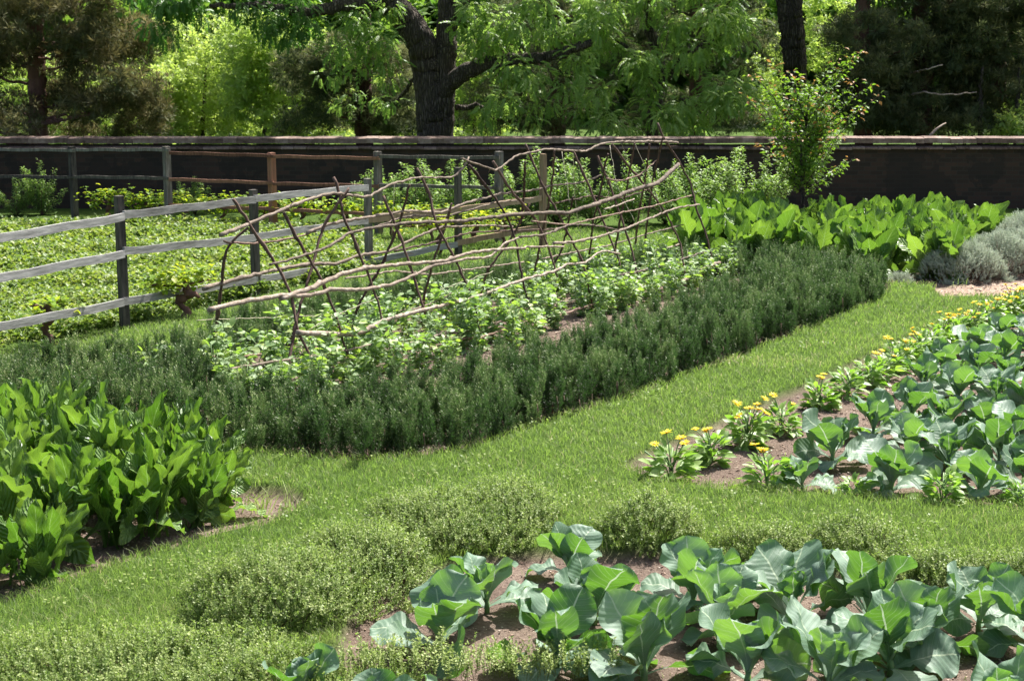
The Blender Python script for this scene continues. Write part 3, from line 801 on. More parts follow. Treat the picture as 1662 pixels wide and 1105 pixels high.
right = [(1302, 782, .78, 'small cabbage at the left front corner of the right bed, behind a calendula'),
         (1352, 738, 1.1, 'cabbage with two round upright leaves at the left end of the right bed'),
         (1447, 788, 1.05, 'cabbage with a pale crinkled leaf in the front row of the right bed'),
         (1590, 792, 1.0, 'front row cabbage beside the calendula without flowers'),
         (1418, 698, 1.0, None), (1478, 728, .95, None), (1540, 748, 1.1, 'cabbage with one very large round leaf standing above its row'), (1622, 742, 1.0, None), (1672, 775, 1.0, None),
         (1480, 672, 1.0, None), (1540, 690, 1.1, None), (1600, 695, 1.0, None), (1660, 712, 1.0, None), (1715, 735, 1.0, None), (1500, 628, .95, None), (1555, 640, 1.0, None), (1618, 650, 1.05, None), (1678, 665, 1.0, None),
         (1530, 596, .9, None), (1585, 605, 1.0, None), (1640, 615, 1.0, None), (1700, 625, 1.0, None), (1580, 568, .9, None), (1630, 578, 1.0, None), (1685, 590, 1.0, None), (1625, 545, .9, None), (1675, 553, 1.0, None),
         (1745, 690, 1.0, None), (1760, 640, 1.0, None), (1740, 590, 1.0, None), (1725, 550, 1.0, None), (1780, 760, 1.0, None), (1720, 520, .9, None)]
for i, (px, py, sc, lb) in enumerate(right):
    if lb is None: lb = 'one of the blue green cabbages packed together in the inner rows of the right bed'
    put_cab(i * 3 + 1, px, py, sc * .90, i * 1.9 + 1, lb, GR)

def dockplant(seed, h=.75, nl=13, wd=.15, det=1):
    global R
    old = R; R = np.random.default_rng(seed)
    g = G(); az = R.random() * 6.28
    for i in range(nl):
        q = R.random(); az += 2.4 + .4 * R.normal()
        L = h * (.62 + .45 * R.random() ** .8); e0 = math.radians(66 + 20 * q); bend = .1 + 1.1 * R.random() ** 3
        if i < 3: e0 = math.radians(38 + 25 * R.random()); bend = 1.0 + .9 * R.random(); L *= .75
        big_leaf(g, (.05 * R.normal(), .05 * R.normal(), -.02), az, e0, bend, L, wd * (.8 + .5 * R.random()), .30, cup=.35 * R.normal() * .6 + .3, wave=.014 + .018 * R.random(), wf=22 + 18 * R.random(),
                 twist=1.1 * R.normal(), rnd=R.random(), nu=9 if det else 6, nv=19 if det else 13, obov=1.12, side=.08 * R.normal(), crinkle=.007)
    R = old
    return g.mesh('foliage', M['dock'])
DK = [dockplant(200 + i, .74, 20, .135) for i in range(8)]
n = 0
docks = [(60, 930, .75), (20, 880, 1.0), (110, 880, .95), (190, 865, .9), (250, 850, .9), (310, 838, .85), (338, 822, .72), (-30, 835, 1.0), (45, 830, 1.0), (130, 820, 1.0), (205, 812, 1.0), (272, 800, .92), (335, 795, .8),
         (-80, 800, 1.0), (0, 785, 1.0), (75, 782, 1.0), (150, 775, .98), (225, 772, .95), (300, 775, .82), (0, 750, .95), (80, 750, .95), (-15, 935, .62), (-90, 880, 1), (-100, 940, .8), (350, 808, .6)]
for i, (px, py, sc) in enumerate(docks):
    p_ = P(px, py)
    lb = {6: 'bright horseradish plant at the right tip of the left clump, beside bare soil', 0: 'low horseradish plant with folded leaves at the front of the left clump', 21: 'crumpled horseradish seedling at the left edge of the photo'}.get(i, 'tall bright green horseradish plant within the crowded clump on the left')
    o = tag(link('horseradish_plant', DK[i % 8], None, (p_[0], p_[1], gz1(p_))), lb, 'leafy plant', 'horseradish clump on the left')
    o.rotation_euler.z = i * 2.1; o.scale = (sc,) * 3
DF = [dockplant(230 + i, .68, 13, .21, 0) for i in range(6)]
i = 0
for row, yy in enumerate((19.4, 19.9, 20.5, 21.1, 21.7, 22.3, 22.9)):
    for xx in np.arange(1.5, 9.6, .44):
        x_, y_ = xx + .1 * R.normal(), yy + .08 * R.normal()
        if pdist(BED_FARDOCK, np.array([x_]), np.array([y_]))[0] < .12 or x_ > .305 * y_: continue
        o = tag(link('horseradish_plant', DF[int(R.integers(0, 6))], None, (x_, y_, gz1((x_, y_)))), 'broad leaved horseradish plant in the crowded far bed before the brick wall', 'leafy plant', 'horseradish in the far bed')
        sc = .98 + .3 * R.random()
        o.rotation_euler.z = R.random() * 6.28; o.scale = (sc,) * 3; i += 1

# calendulas
def calendula(seed, nf=3, h=.165):
    global R
    old = R; R = np.random.default_rng(seed); g = G()
    T = leaf_t(1, .46, .12, .3, 3, 0, 1.3)
    n = 105
    az = R.random(n) * 6.28; z = h * R.random(n) ** 1.1; el = .05 + .75 * (z / h) + .3 * R.normal(size=n)
    d = np.stack([np.cos(az) * np.cos(el), np.sin(az) * np.cos(el), np.sin(el)], 1)
    pos = np.stack([.045 * np.cos(az) + .02 * R.normal(size=n), .045 * np.sin(az) + .02 * R.normal(size=n), z], 1)
    g.inst(T, pos, frames(d, roll=.5 * R.normal(size=n)) * ((.105 - .045 * z / h) * (.8 + .4 * R.random(n)))[:, None, None])
    s = G(); fl = []
    for i in range(5): tube(s, [(0, 0, 0), (.02 * R.normal(), .02 * R.normal(), h * .5), (.06 * R.normal(), .06 * R.normal(), h)], .004, 4)
    for i in range(nf):
        a = R.random() * 6.28; rr = .03 + .11 * R.random(); top = np.array([rr * math.cos(a), rr * math.sin(a), h * (1.0 + .55 * R.random())])
        tube(s, [(0, 0, h * .4), top * [.6, .6, .8], top], .003, 4)
        f = G(); m = 18; pa_ = np.arange(m) * 2 * PI / m + .1 * R.normal(size=m)
        dd = np.stack([np.cos(pa_), np.sin(pa_), .25 + .12 * R.normal(size=m)], 1) @ np.array(tiltm(R.random(1) * 6.28, .6 * R.random(1))[0]).T
        f.inst(card_t(1, .34, .1), np.tile(top, (m, 1)), frames(dd) * (.024 + .011 * R.random()), .2 + .7 * R.random(m))
        hh = G(); m2 = 10; pb_ = np.arange(m2) * 2.4
        tube(hh, [top + [0, 0, -.004], top + [0, 0, .004]], .009, 8)
        fl.append((f.mesh('flower', M['petal']), hh.mesh('flower_heart', M['petalheart'])))
    out = (g.mesh('calendula_plant', M['calendula'], True, s, M['stem']), fl)
    R = old
    return out
CAL = [calendula(300 + i, nf) for i, nf in enumerate((4, 5, 3, 8, 3, 0))]
cals = [(1090, 768, 1.15, 0, 'calendula with yellow flowers at the left corner of the right bed'), (1155, 738, 1.0, 4, 'calendula second from the left corner, under one flower'),
        (1212, 708, 1.15, 3, 'calendula with the most yellow flowers, in the middle of the edging'), (1268, 688, 1.0, 2, 'calendula with two flowers above the bare soil strip'),
        (1330, 650, 1.0, 4, 'calendula with a single upright flower before the round cabbage leaves'), (1375, 630, 1.05, 5, 'leafy calendula next to the single flowered one'),
        (1410, 612, 1.0, 5, 'pale calendula clump between two flowerless neighbours'), (1450, 590, 1.0, 2, 'calendula with orange flowers halfway along the edging'),
        (1480, 575, .9, 5, None), (1510, 558, .95, 5, None), (1545, 540, 1.0, 4, None), (1580, 528, 1.0, 2, None), (1612, 512, 1.0, 4, None), (1645, 500, 1.05, 3, None), (1680, 485, 1.0, 2, None), (1720, 470, 1.0, 1, None),
        (1432, 602, .9, 0, None), (1462, 580, .9, 4, None), (1495, 565, .9, 1, None), (1528, 548, .9, 2, None), (1562, 532, .9, 3, None), (1598, 518, .9, 1, None), (1630, 505, .9, 3, None), (1662, 490, .9, 3, None),
        (1245, 785, 1.1, 4, 'calendula at the front edge of the bed with a flower before the small cabbage'), (1385, 797, .7, 5, 'small yellowish calendula seedling on the front edge of the bed'),
        (1530, 808, .95, 5, 'pale leafy calendula without flowers on the front edge of the bed'), (1655, 812, .8, 5, 'calendula at the right end of the front edge')]
for i, (px, py, sc, k_, lb) in enumerate(cals):
    p_ = P(px, py)
    o = tag(link('calendula_plant', CAL[k_][0], None, (p_[0], p_[1], gz1(p_))), lb or 'calendula in the far part of the edging row beside the lawn', 'flower plant', 'calendulas edging the right bed')
    o.rotation_euler.z = i * 1.3
    o.scale = (sc * 1.2,) * 3
    fl = CAL[k_][1]
    for f, hh in fl:
        q = link('flower', f, o); link('flower_heart', hh, q)

# ------------------------------------------------------------------ pea bed: trellis, peas
nb0, nb1 = P(520, 632), P(1176, 440)
offv = np.array([-.98, .70, 0])
rg0 = (nb0 + offv / 2) * [1, 1, 0] + [0, 0, 1.36]; rg1 = (nb1 + offv / 2) * [1, 1, 0] + [0, 0, 1.62]
fb0, fb1 = nb0 + offv, nb1 + offv
def plane(a, b, c):
    n = np.cross(b - a, c - a); return a, n / np.linalg.norm(n)
PN = plane(nb0, nb1, rg0); PF = plane(fb0, fb1, rg0)
PR = plane(rg0, rg1, rg0 * [1, 1, 0])
def hit(px, py, pl):
    r = ray(px, py); o = np.array([0, 0, CH])
    return o + r * (((pl[0] - o) @ pl[1]) / (r @ pl[1]))
tre = thing('pea_trellis', 'rustic tent shaped trellis of crooked sticks and long poles over the pea bed', 'trellis')
def smooth(pts, sub=5, jit=.006, step=.07):
    pts = np.asarray(pts); n = len(pts)
    t = np.concatenate([[0], np.cumsum(np.linalg.norm(np.diff(pts, axis=0), axis=1))])
    m = max(6, int(t[-1] / step))
    tt = np.linspace(0, t[-1], m)
    out = np.stack([np.interp(tt, t, pts[:, i]) for i in range(3)], 1)
    for _ in range(2):
        o2 = out.copy(); o2[1:-1] = (out[:-2] + 2 * out[1:-1] + out[2:]) / 4; out = o2
    out[1:-1] += jit * R.normal(size=(m - 2, 3)); return out
def stickpart(name, pix, pl, r0, r1, mat, up=0.0):
    pts = np.array([hit(a, b, pl) for a, b in pix])
    if pl is PN: pts = pts + PN[1] * up * (1 if PN[1][1] < 0 else -1)
    pts = smooth(pts, jit=.0035, step=.055)
    rad = np.linspace(r0, r1, len(pts)) * (1 + .07 * R.normal(size=len(pts)))
    for i_ in R.integers(2, len(pts) - 2, 3): rad[i_] *= 1.35        # knots
    g = G(); tube(g, pts, rad, 7, R.random())
    for j in range(4):
        i = R.integers(2, len(pts) - 2); dv = norm(pts[i + 1] - pts[i]) * .5 + R.normal(size=3) * .4
        if R.random() < .6: tube(g, [pts[i], pts[i] + dv * .04, pts[i] + dv * .11], [r1 * .5, r1 * .35, r1 * .2], 4, R.random())
    link(name, g.mesh(name, M[mat]), tre)
ST_N = [[(378, 323), (398, 355), (422, 391), (450, 430), (473, 478), (482, 535), (498, 565), (522, 634)], [(541, 288), (553, 319), (558, 360), (570, 376), (589, 425), (604, 463), (619, 513), (640, 590)],
        [(676, 273), (699, 319), (703, 353), (718, 383), (737, 418), (752, 452), (768, 482), (780, 540)], [(761, 268), (784, 295), (814, 337), (827, 360), (839, 398), (848, 455), (866, 520)],
        [(852, 234), (867, 268), (882, 306), (909, 352), (924, 382), (947, 428), (962, 497), (966, 512)], [(970, 253), (989, 299), (1004, 341), (1014, 371), (1025, 405), (1040, 470)],
        [(1067, 200), (1076, 223), (1099, 257), (1122, 299), (1130, 341), (1145, 375), (1160, 440)], [(622, 318), (640, 360), (655, 400), (672, 450), (690, 510)], [(800, 262), (830, 310), (866, 350), (890, 400), (905, 450)], [(930, 245), (955, 300), (975, 350), (1000, 410), (1012, 450)], [(460, 345), (490, 400), (520, 450), (545, 510), (565, 580)], [(993, 234), (1019, 268), (1054, 310), (1080, 344), (1105, 395), (1112, 450)]]
ST_F = [[(403, 370), (376, 393), (366, 402), (359, 467), (349, 543), (336, 600)], [(566, 307), (555, 323), (532, 353), (520, 380), (509, 425), (490, 486), (477, 535), (466, 575)],
        [(733, 330), (718, 383), (703, 425), (688, 482), (684, 530)], [(665, 300), (648, 364), (635, 395), (612, 444), (581, 494), (572, 530)], [(987, 250), (981, 272), (974, 314), (962, 363), (957, 417), (950, 450)],
        [(930, 320), (924, 352), (913, 405), (901, 424), (880, 470)], [(860, 330), (833, 382), (812, 412), (791, 436), (780, 480)], [(852, 262), (850, 320), (846, 360)], [(1076, 223), (1060, 290), (1052, 350), (1044, 410)], [(900, 244), (896, 300), (880, 380), (868, 440)], [(1030, 232), (1018, 300), (1006, 360), (996, 420)], [(1054, 234), (1046, 300), (1038, 340), (1030, 410)]]
for s in ST_N: stickpart('stick', s, PN, .0145, .010, 'stick')
for s in ST_F: stickpart('stick', s, PF, .011, .014, 'stick')
# the free stick that stands in front of the tent
a0, a1 = P(463, 640), hit(566, 305, PR)
sp = [a0]
for px, py in [(477, 535), (490, 486), (509, 425), (520, 380), (532, 353), (555, 323)]:
    f = (640 - py) / 335.0
    sp.append(AT(px, py, a0[1] * (1 - f) + a1[1] * f))
sp.append(a1)
pts = smooth(sp, jit=.006); g = G(); tube(g, pts, np.linspace(.015, .010, len(pts)), 7, .2); link('stick', g.mesh('stick', M['stick']), tre)
PO = [([(357, 382), (410, 361), (471, 334), (509, 321), (543, 313), (597, 321), (631, 300), (676, 288), (737, 288), (756, 269), (761, 255)], 'R', .022, .010),
      ([(748, 257), (780, 268), (805, 278), (837, 253), (886, 242), (951, 246), (974, 234), (1004, 230), (1084, 230), (1100, 232)], 'R', .012, .018),
      ([(498, 378), (543, 361), (597, 353), (661, 342), (718, 345), (756, 330), (815, 314), (860, 310), (898, 301), (943, 297), (976, 284)], 'F', .020, .011),
      ([(363, 391), (376, 395), (425, 395), (471, 387), (513, 376)], 'F', .010, .010),
      ([(435, 431), (482, 418), (528, 404), (566, 378), (604, 370), (665, 363), (756, 359), (832, 349), (860, 348), (898, 346), (917, 348), (943, 339), (989, 325), (1023, 310), (1065, 299), (1099, 268)], 'N', .014, .036),
      ([(330, 469), (395, 450), (463, 435), (513, 427), (547, 429), (581, 414), (627, 410), (680, 383), (718, 368), (794, 366), (832, 368)], 'F', .024, .012),
      ([(336, 505), (395, 490), (460, 480), (498, 482), (536, 471), (597, 471), (642, 460), (699, 433), (756, 421), (794, 418), (817, 395), (848, 385)], 'N', .028, .014),
      ([(452, 486), (498, 471), (547, 448), (597, 435), (665, 429), (718, 425), (764, 410), (860, 402), (913, 401)], 'N', .030, .013),
      ([(480, 541), (536, 543), (578, 543), (623, 520), (680, 505), (756, 488), (848, 455), (902, 440), (917, 430), (947, 428), (974, 407), (1004, 413)], 'N', .030, .013),
      ([(330, 577), (368, 581), (433, 575), (490, 555), (513, 549)], 'F', .018, .012),
      ([(896, 396), (928, 394), (966, 386), (1012, 373), (1065, 350), (1095, 339), (1133, 333)], 'N', .020, .014),
      ([(863, 460), (890, 460), (947, 445), (1004, 424), (1057, 409), (1095, 400), (1141, 377)], 'F', .018, .024),
      ([(720, 550), (776, 550), (852, 523), (898, 516), (943, 500), (970, 493)], 'N', .018, .014),
      ([(1100, 458), (1122, 451), (1141, 436), (1166, 427)], 'N', .03, .024),
      ([(839, 386), (882, 382), (924, 365), (966, 367), (1004, 375)], 'N', .016, .010),
      ([(981, 291), (1004, 295), (1035, 286), (1065, 261)], 'N', .012, .010), ([(978, 341), (1004, 333), (1027, 324)], 'N', .010, .009),
      ([(642, 564), (680, 555), (718, 541), (768, 536)], 'N', .016, .012), ([(646, 577), (680, 570), (726, 556)], 'N', .014, .010),
      ([(640, 505), (680, 500), (720, 484), (740, 470)], 'F', .012, .009)]
PO += [([(600, 372), (660, 350), (720, 352), (800, 330), (866, 322)], 'F', .012, .010), ([(640, 408), (700, 395), (760, 378), (830, 374), (900, 372)], 'F', .013, .009),
       ([(560, 452), (640, 440), (700, 446), (770, 436), (850, 425)], 'F', .013, .010), ([(880, 420), (940, 408), (990, 398), (1050, 380), (1120, 362)], 'F', .014, .011),
       ([(900, 330), (960, 318), (1010, 322), (1060, 305)], 'F', .012, .009), ([(1000, 448), (1060, 436), (1100, 422), (1150, 408)], 'N', .015, .012), ([(370, 600), (440, 588), (520, 578), (600, 560)], 'N', .014, .010),
       ([(860, 360), (920, 366), (980, 352), (1060, 335), (1120, 318)], 'N', .012, .010)]
for i, (s, pl, r0, r1) in enumerate(PO):
    stickpart('pole', s, {'R': PR, 'N': PN, 'F': PF}[pl], max(r0 * .78, .009), max(r1 * .78, .008), 'pole' if max(r0, r1) > .02 or i % 3 else 'darkpole', .02)
for s, pl in [([(990, 236), (1000, 300), (1030, 360)], PN), ([(1030, 232), (1060, 300), (1075, 350)], PN), ([(930, 250), (935, 340), (945, 400)], PF), ([(500, 536), (560, 505), (620, 480)], PN),
              ([(420, 545), (500, 550), (600, 530)], PF), ([(700, 475), (760, 455), (800, 440)], PN), ([(960, 470), (1040, 440), (1100, 430)], PN), ([(1008, 232), (1035, 300), (1050, 380)], PF), ([(912, 246), (925, 330)], PN),
              ([(640, 300), (636, 380)], PF), ([(318, 520), (560, 510)], PF), ([(870, 495), (1000, 478)], PN)]:
    g = G(); tube(g, smooth([hit(a, b, pl) for a, b in s], jit=.004), .0028, 4, R.random()); link('twine', g.mesh('twine', M['twine']), tre)

def pea(seed, h=.5, n=110):
    global R
    old = R; R = np.random.default_rng(seed); g = G(); s = G()
    T = leaf_t(1, .62, .1, .2, 2, 0, .85)
    for st_ in range(5):
        a = R.random() * 6.28; ln = .22 * R.random(); hh = h * (.6 + .5 * R.random())
        pts = np.array([(ln * t * math.cos(a) + .03 * math.sin(7 * t + st_), ln * t * math.sin(a) + .03 * math.cos(6 * t), hh * t) for t in np.linspace(0, 1, 7)])
        pts[-1, 2] -= .04 * R.random()
        tube(s, pts, .0028, 4)
        m = n // 5; tt = R.random(m); c = np.stack([np.interp(tt * 6, np.arange(7), pts[:, i]) for i in range(3)], 1)
        az = R.random(m) * 6.28; el = .2 + .5 * R.normal(size=m) * .6
        d = np.stack([np.cos(az) * np.cos(el), np.sin(az) * np.cos(el), np.sin(el)], 1)
        g.inst(T, c + d * .02, frames(d, roll=.6 * R.normal(size=m)) * (.048 + .036 * R.random(m))[:, None, None], R.random(m) ** 1.3)
    out = g.mesh('pea_plant', M['pea'], True, s, M['stem'])
    R = old; return out
PEA = [pea(400 + i, .47, 140) for i in range(6)]
i = 0
ax = (nb1 - nb0) / np.linalg.norm(nb1 - nb0); pr = np.array([-ax[1], ax[0], 0]); LN = np.linalg.norm(nb1 - nb0)
for off, hh in ((-.12, .85), (.14, 1.0), (.55, .7), (1.0, .95), (1.22, .85)):
    for s in np.arange(-.9 + .2 * abs(off), LN + .25, .29):
        q = nb0 + ax * (s + .06 * R.normal()) + pr * (off + .07 * R.normal())
        if off < .3 and 3.9 < s < 4.4: continue
        if off == .5 and R.random() < .35: continue
        o = tag(link('pea_plant', PEA[i % 6], None, (q[0], q[1], gz1(q))), 'pale green pea plant in the rows climbing at the foot of the stick trellis', 'pea plant', 'pea plants under the trellis'); o.rotation_euler.z = R.random() * 6.28
        k_ = hh * (.62 + .72 * R.random()); o.scale = (k_ * 1.05, k_ * 1.05, k_)
        i += 1

# ------------------------------------------------------------------ strawberry field
g = G(); n = 105000
y = 12.0 * (25.0 / 12.0) ** R.random(n); x = -.345 * y - 1.2 + R.random(n) * (.26 * y + 1.2)
fd = pdist(FIELD, x, y)
rowd = np.abs(((y - .25 * x + 30) / 1.55) % 1 - .5)
q = (fd > 0) & ((rowd > .13) | (R.random(n) < .25)) & (noise(x, y, 8.0, 2) > -.35)
x, y, rowd = x[q], y[q], rowd[q]; n = len(x)
T = leaf_t(1, .75, .16, .1, 1, 0, .9)
hz = (.05 + .08 * np.clip((rowd - .05) * 4, 0, 1)) * (1 + .3 * noise(x, y, 5, 4) + .45 * noise(x, y, 13, 4)) * (.4 + .7 * R.random(n))
for j in range(3):
    az = R.random(n) * .8 + j * 2.1 + (x * 37 % 6.28)
    d = np.stack([np.cos(az), np.sin(az), .35 + .5 * R.normal(size=n)], 1)
    g.inst(T, np.stack([x, y, hz + .02 * R.normal(size=n)], 1), frames(d, roll=.5 * R.normal(size=n)) * (.042 + .02 * R.random(n))[:, None, None] * np.clip(y / 17, .8, 1.3)[:, None, None], np.clip(.5 + .22 * noise(x, y, 1.6, 5) + .22 * R.normal(size=n), 0, 1))
    if j == 0: x, y, hz = x, y, hz
tag(link('strawberry_leaves', g.mesh('strawberry_leaves', M['strawberry'])), 'low rows of strawberry leaves covering the field behind the fence', 'ground cover', kind='stuff')

# ------------------------------------------------------------------ vines
def vine(c, spread, z0, z1, nlf, label, grp, dirv=(1, 0), trunk=.4, dark=0.0, tr=.03):
    root = thing('grape_vine', label, 'vine', (c[0], c[1], 0), 0, grp)
    s = G(); h = trunk
    q = smooth([(0, 0, -.03), (1.6 * tr, 0, h * .2), (-1.4 * tr, .01, h * .45), (2.2 * tr, 0, h * .7), (.3 * tr, 0, h)], jit=.3 * tr, step=.04)
    tube(s, q, tr * (1 + .3 * R.normal(size=len(q)).clip(-1, 1.4)), 8)
    if tr > .035: tube(s, [q[len(q) * 2 // 3], q[len(q) * 2 // 3] + [.09, 0, .02], q[len(q) * 2 // 3] + [.13, .01, -.02]], [tr, tr * .8, tr * .5], 7)
    dv = np.array([dirv[0], dirv[1], 0.0])
    for sg in (-1, 1): tube(s, smooth([(0, 0, h * .9), tuple(dv * sg * spread * .5 + [0, 0, h]), tuple(dv * sg * spread + [0, 0, h * 1.02])], jit=.01), .012, 5)
    link('trunk', s.mesh('trunk', M['cedarbark']), root)
    g = G(); T = leaf_t(1, .95, .15, .25, 2, 0, .8); n = nlf
    a = (R.random(n) * 2 - 1) * spread
    ex = .06 + .05 * R.random(n)
    pos = np.stack([a * dv[0], a * dv[1], z0 + (z1 - z0) * (.3 + .7 * R.random(n)) * (1 - .2 * np.abs(np.sin(a * 9)))], 1) + R.normal(size=(n, 3)) * [.07, .07, .03]
    az = R.random(n) * 6.28
    d = np.stack([np.cos(az), np.sin(az), .3 * R.normal(size=n)], 1)
    g.inst(T, pos, frames(d) * (.05 + .04 * R.random(n))[:, None, None], np.clip(.65 - dark + .3 * R.normal(size=n), 0, 1))
    link('foliage', g.mesh('foliage', M['vine']), root)
GV = 'grape vines along the back fence'
for px, py in [(175, 357), (235, 361), (300, 364), (362, 367), (425, 371), (490, 375), (560, 379), (635, 385), (700, 389), (770, 395)]:
    vine(P(px, py), .34, .14, .56, 230, 'yellow green grape vine trained low before the back fence', GV, (1, -.1), .32, .28)
vine(P(297, 514), .36, .22, .56, 260, 'gnarled old grape vine stump wrapped round the low board of the near fence', None, (.75, .6), .36, .12, .042)
vine(P(78, 560), .22, .16, .50, 130, 'small dark grape vine by the low board at the left edge', None, (.4, .9), .4, .35)
vine(P(712, 415), .6, .28, .66, 240, 'yellow leaved grape vine behind the middle of the trellis', None, (.8, .5), .42)
vine(P(815, 400), .4, .25, .58, 120, 'grape vine with sparse yellow leaves beside the tan fence post', None, (.8, .5), .38)
# yellow vine leaves climbing on the near fence
# ------------------------------------------------------------------ shrubs by the wall
def shrub(seed, h=1.1, rx=.5, n=2300, mat='currant', ls=.05, stems=14):
    global R
    old = R; R = np.random.default_rng(seed); g = G(); s = G(); T = leaf_t(1, .75, .12, .2, 1, 0, .85)
    for i in range(stems):
        a = R.random() * 6.28; sp_ = rx * math.sqrt(R.random()); hh = h * (.6 + .5 * R.random()) * (1 - .3 * (sp_ / rx) ** 2)
        pts = np.array([(sp_ * t ** .8 * math.cos(a), sp_ * t ** .8 * math.sin(a), hh * t) for t in np.linspace(0, 1, 8)]); pts[1:] += .02 * R.normal(size=(7, 3))
        tube(s, pts, np.linspace(.009, .003, 8), 4)
        m = n // stems; tt = .12 + .88 * R.random(m) ** .85
        c = np.stack([np.interp(tt * 7, np.arange(8), pts[:, j]) for j in range(3)], 1)
        az = R.random(m) * 6.28; d = np.stack([np.cos(az), np.sin(az), .25 + .45 * R.normal(size=m)], 1)
        off = norm(d) * (.02 + .13 * R.random((m, 1)) * (1.15 - tt[:, None]))
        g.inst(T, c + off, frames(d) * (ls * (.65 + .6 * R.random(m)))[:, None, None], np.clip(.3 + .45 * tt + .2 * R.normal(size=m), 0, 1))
    out = g.mesh('currant_bush', M[mat], True, s, M['twig'])
    R = old; return out
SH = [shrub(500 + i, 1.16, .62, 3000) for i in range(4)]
GS = 'currant bushes by the brick wall'
for i, (px, Y, sc, lb) in enumerate([(640, 25.4, .95, 'currant bush between the two grey back fence posts, leftmost of its row'), (705, 25.0, 1.0, 'currant bush right of the leftmost one behind the far rails'), (765, 25.3, .82, 'low currant bush behind the last far fence post'),
        (845, 24.8, .95, 'currant bush left of the tan fence post'), (905, 25.0, 1.18, 'tall currant bush right behind the tan fence post'), (965, 24.8, 1.0, 'currant bush behind the upper poles of the trellis'), (1025, 24.6, .98, 'currant bush behind the far end of the trellis'),
        (1080, 25.0, .85, 'currant bush in the dip between two taller bushes'), (1140, 24.6, 1.12, 'tall pointed currant bush left of the pear sapling'), (1200, 24.8, 1.15, 'currant bush touching the pear sapling'), (1245, 25.2, .95, 'dark currant bush behind the pear sapling trunk'),
        (590, 25.8, .6, 'small leafy bush behind the reddish rail')]):
    X = AT(px, 300, Y)[0]
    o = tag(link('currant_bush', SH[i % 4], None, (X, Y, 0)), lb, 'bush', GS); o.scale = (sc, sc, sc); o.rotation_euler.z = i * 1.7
for i, (px, Y, sc, lb) in enumerate([(25, 26.3, .62, 'shaded leafy bush against the wall at the left edge'), (65, 26.4, .75, 'shaded bush with a lit tip left of the first far post'), (-30, 26, .7, 'shaded bush at the wall outside the left edge'), (315, 26.5, .6, 'dark bush against the wall between grey post and reddish post')]):
    X = AT(px, 300, Y)[0]
    o = tag(link('currant_bush', SH[(i + 1) % 4], None, (X, Y, 0)), lb, 'bush'); o.scale = (sc, sc, sc); o.rotation_euler.z = i * 1.7

# ------------------------------------------------------------------ pear sapling
def branch_tree(h0, levels, spread, seedpts):
    pass
pY = 23.3; pX = AT(1303, 330, pY)[0]
root = thing('pear_tree', 'young pear tree with orange shoot tips growing in the far horseradish bed', 'tree', (pX, pY, 0))
s = G(); g = G(); T = leaf_t(1, .6, .18, .25, 1, 0, .9)
trunk = smooth([(0, 0, -.05), (.0, 0, .4), (-.02, 0, .8), (.01, 0, 1.15), (.0, .02, 1.6), (.03, 0, 2.1)], jit=.006)
tube(s, trunk, np.linspace(.032, .012, len(trunk)), 7)
for i in range(62):
    z0 = .55 + 1.35 * R.random() ** 1.2; a = R.random() * 6.28
    ln = (.46 + .66 * R.random()); up = .55 + .75 * R.random()
    end = np.array([math.cos(a) * ln * math.cos(up) * 1.35, math.sin(a) * ln * math.cos(up) * 1.1, ln * math.sin(up) + .1])
    b0 = np.array([0, 0, z0]); pts = smooth([b0, b0 + end * .45 + [0, 0, -.03], b0 + end], jit=.008)
    tube(s, pts, np.linspace(.011, .003, len(pts)), 4)
    m = 70; tt = .15 + .85 * R.random(m); c = np.stack([np.interp(tt * (len(pts) - 1), np.arange(len(pts)), pts[:, j]) for j in range(3)], 1)
    az = R.random(m) * 6.28; d = np.stack([np.cos(az), np.sin(az), .1 + .4 * R.normal(size=m)], 1)
    tipy = (tt > .9) & (R.random(m) < .6)
    g.inst(T, c + norm(d) * (.02 + .07 * R.random((m, 1))), frames(d, roll=.6 * R.normal(size=m)) * (.055 + .03 * R.random(m))[:, None, None], np.where(tipy, 1.2, .7 * R.random(m)))
link('trunk', s.mesh('trunk', M['bark']), root); link('crown', g.mesh('crown', M['pear']), root)

# ------------------------------------------------------------------ trees beyond the wall
def spray_t(L=.34, k=6, ll=.115, droop=.5, seed=0):
    r = np.random.default_rng(seed); g = G()
    t = np.repeat((np.arange(k) + 1) / k, 2); sg = np.tile([-1, 1], k); t = np.append(t, 1.02); sg = np.append(sg, 0)
    pos = np.stack([0 * t, L * t * (1 - .2 * t), -droop * L * t ** 2], 1)
    d = np.stack([sg * .9, .65 + 0 * t + (sg == 0), -.35 - .5 * t], 1) + .12 * r.normal(size=(len(t), 3))
    g.inst(card_t(1, .46, .25), pos, frames(d) * (ll * (.75 + .4 * np.sin(PI * t * .8)))[:, None, None], np.full(len(t), .5))
    return g.merged()
SPR = [spray_t(.19, 5, .068, .25 + .15 * i, i) for i in range(5)]
def tuft_t(n=16, L=.16, Wd=.045, seed=0, up=.3):
    r = np.random.default_rng(seed); g = G(); d = norm(r.normal(size=(n, 3)) + [0, 0, up])
    g.inst(card_t(1, Wd / L, .1), d * .02, frames(d) * (L * (.6 + .6 * r.random(n)))[:, None, None], .2 + .6 * r.random(n)); return g.merged()
CED = [tuft_t(26, .13, .019, i) for i in range(4)]
LVS = [tuft_t(14, .12, .055, 20 + i, .1) for i in range(4)]
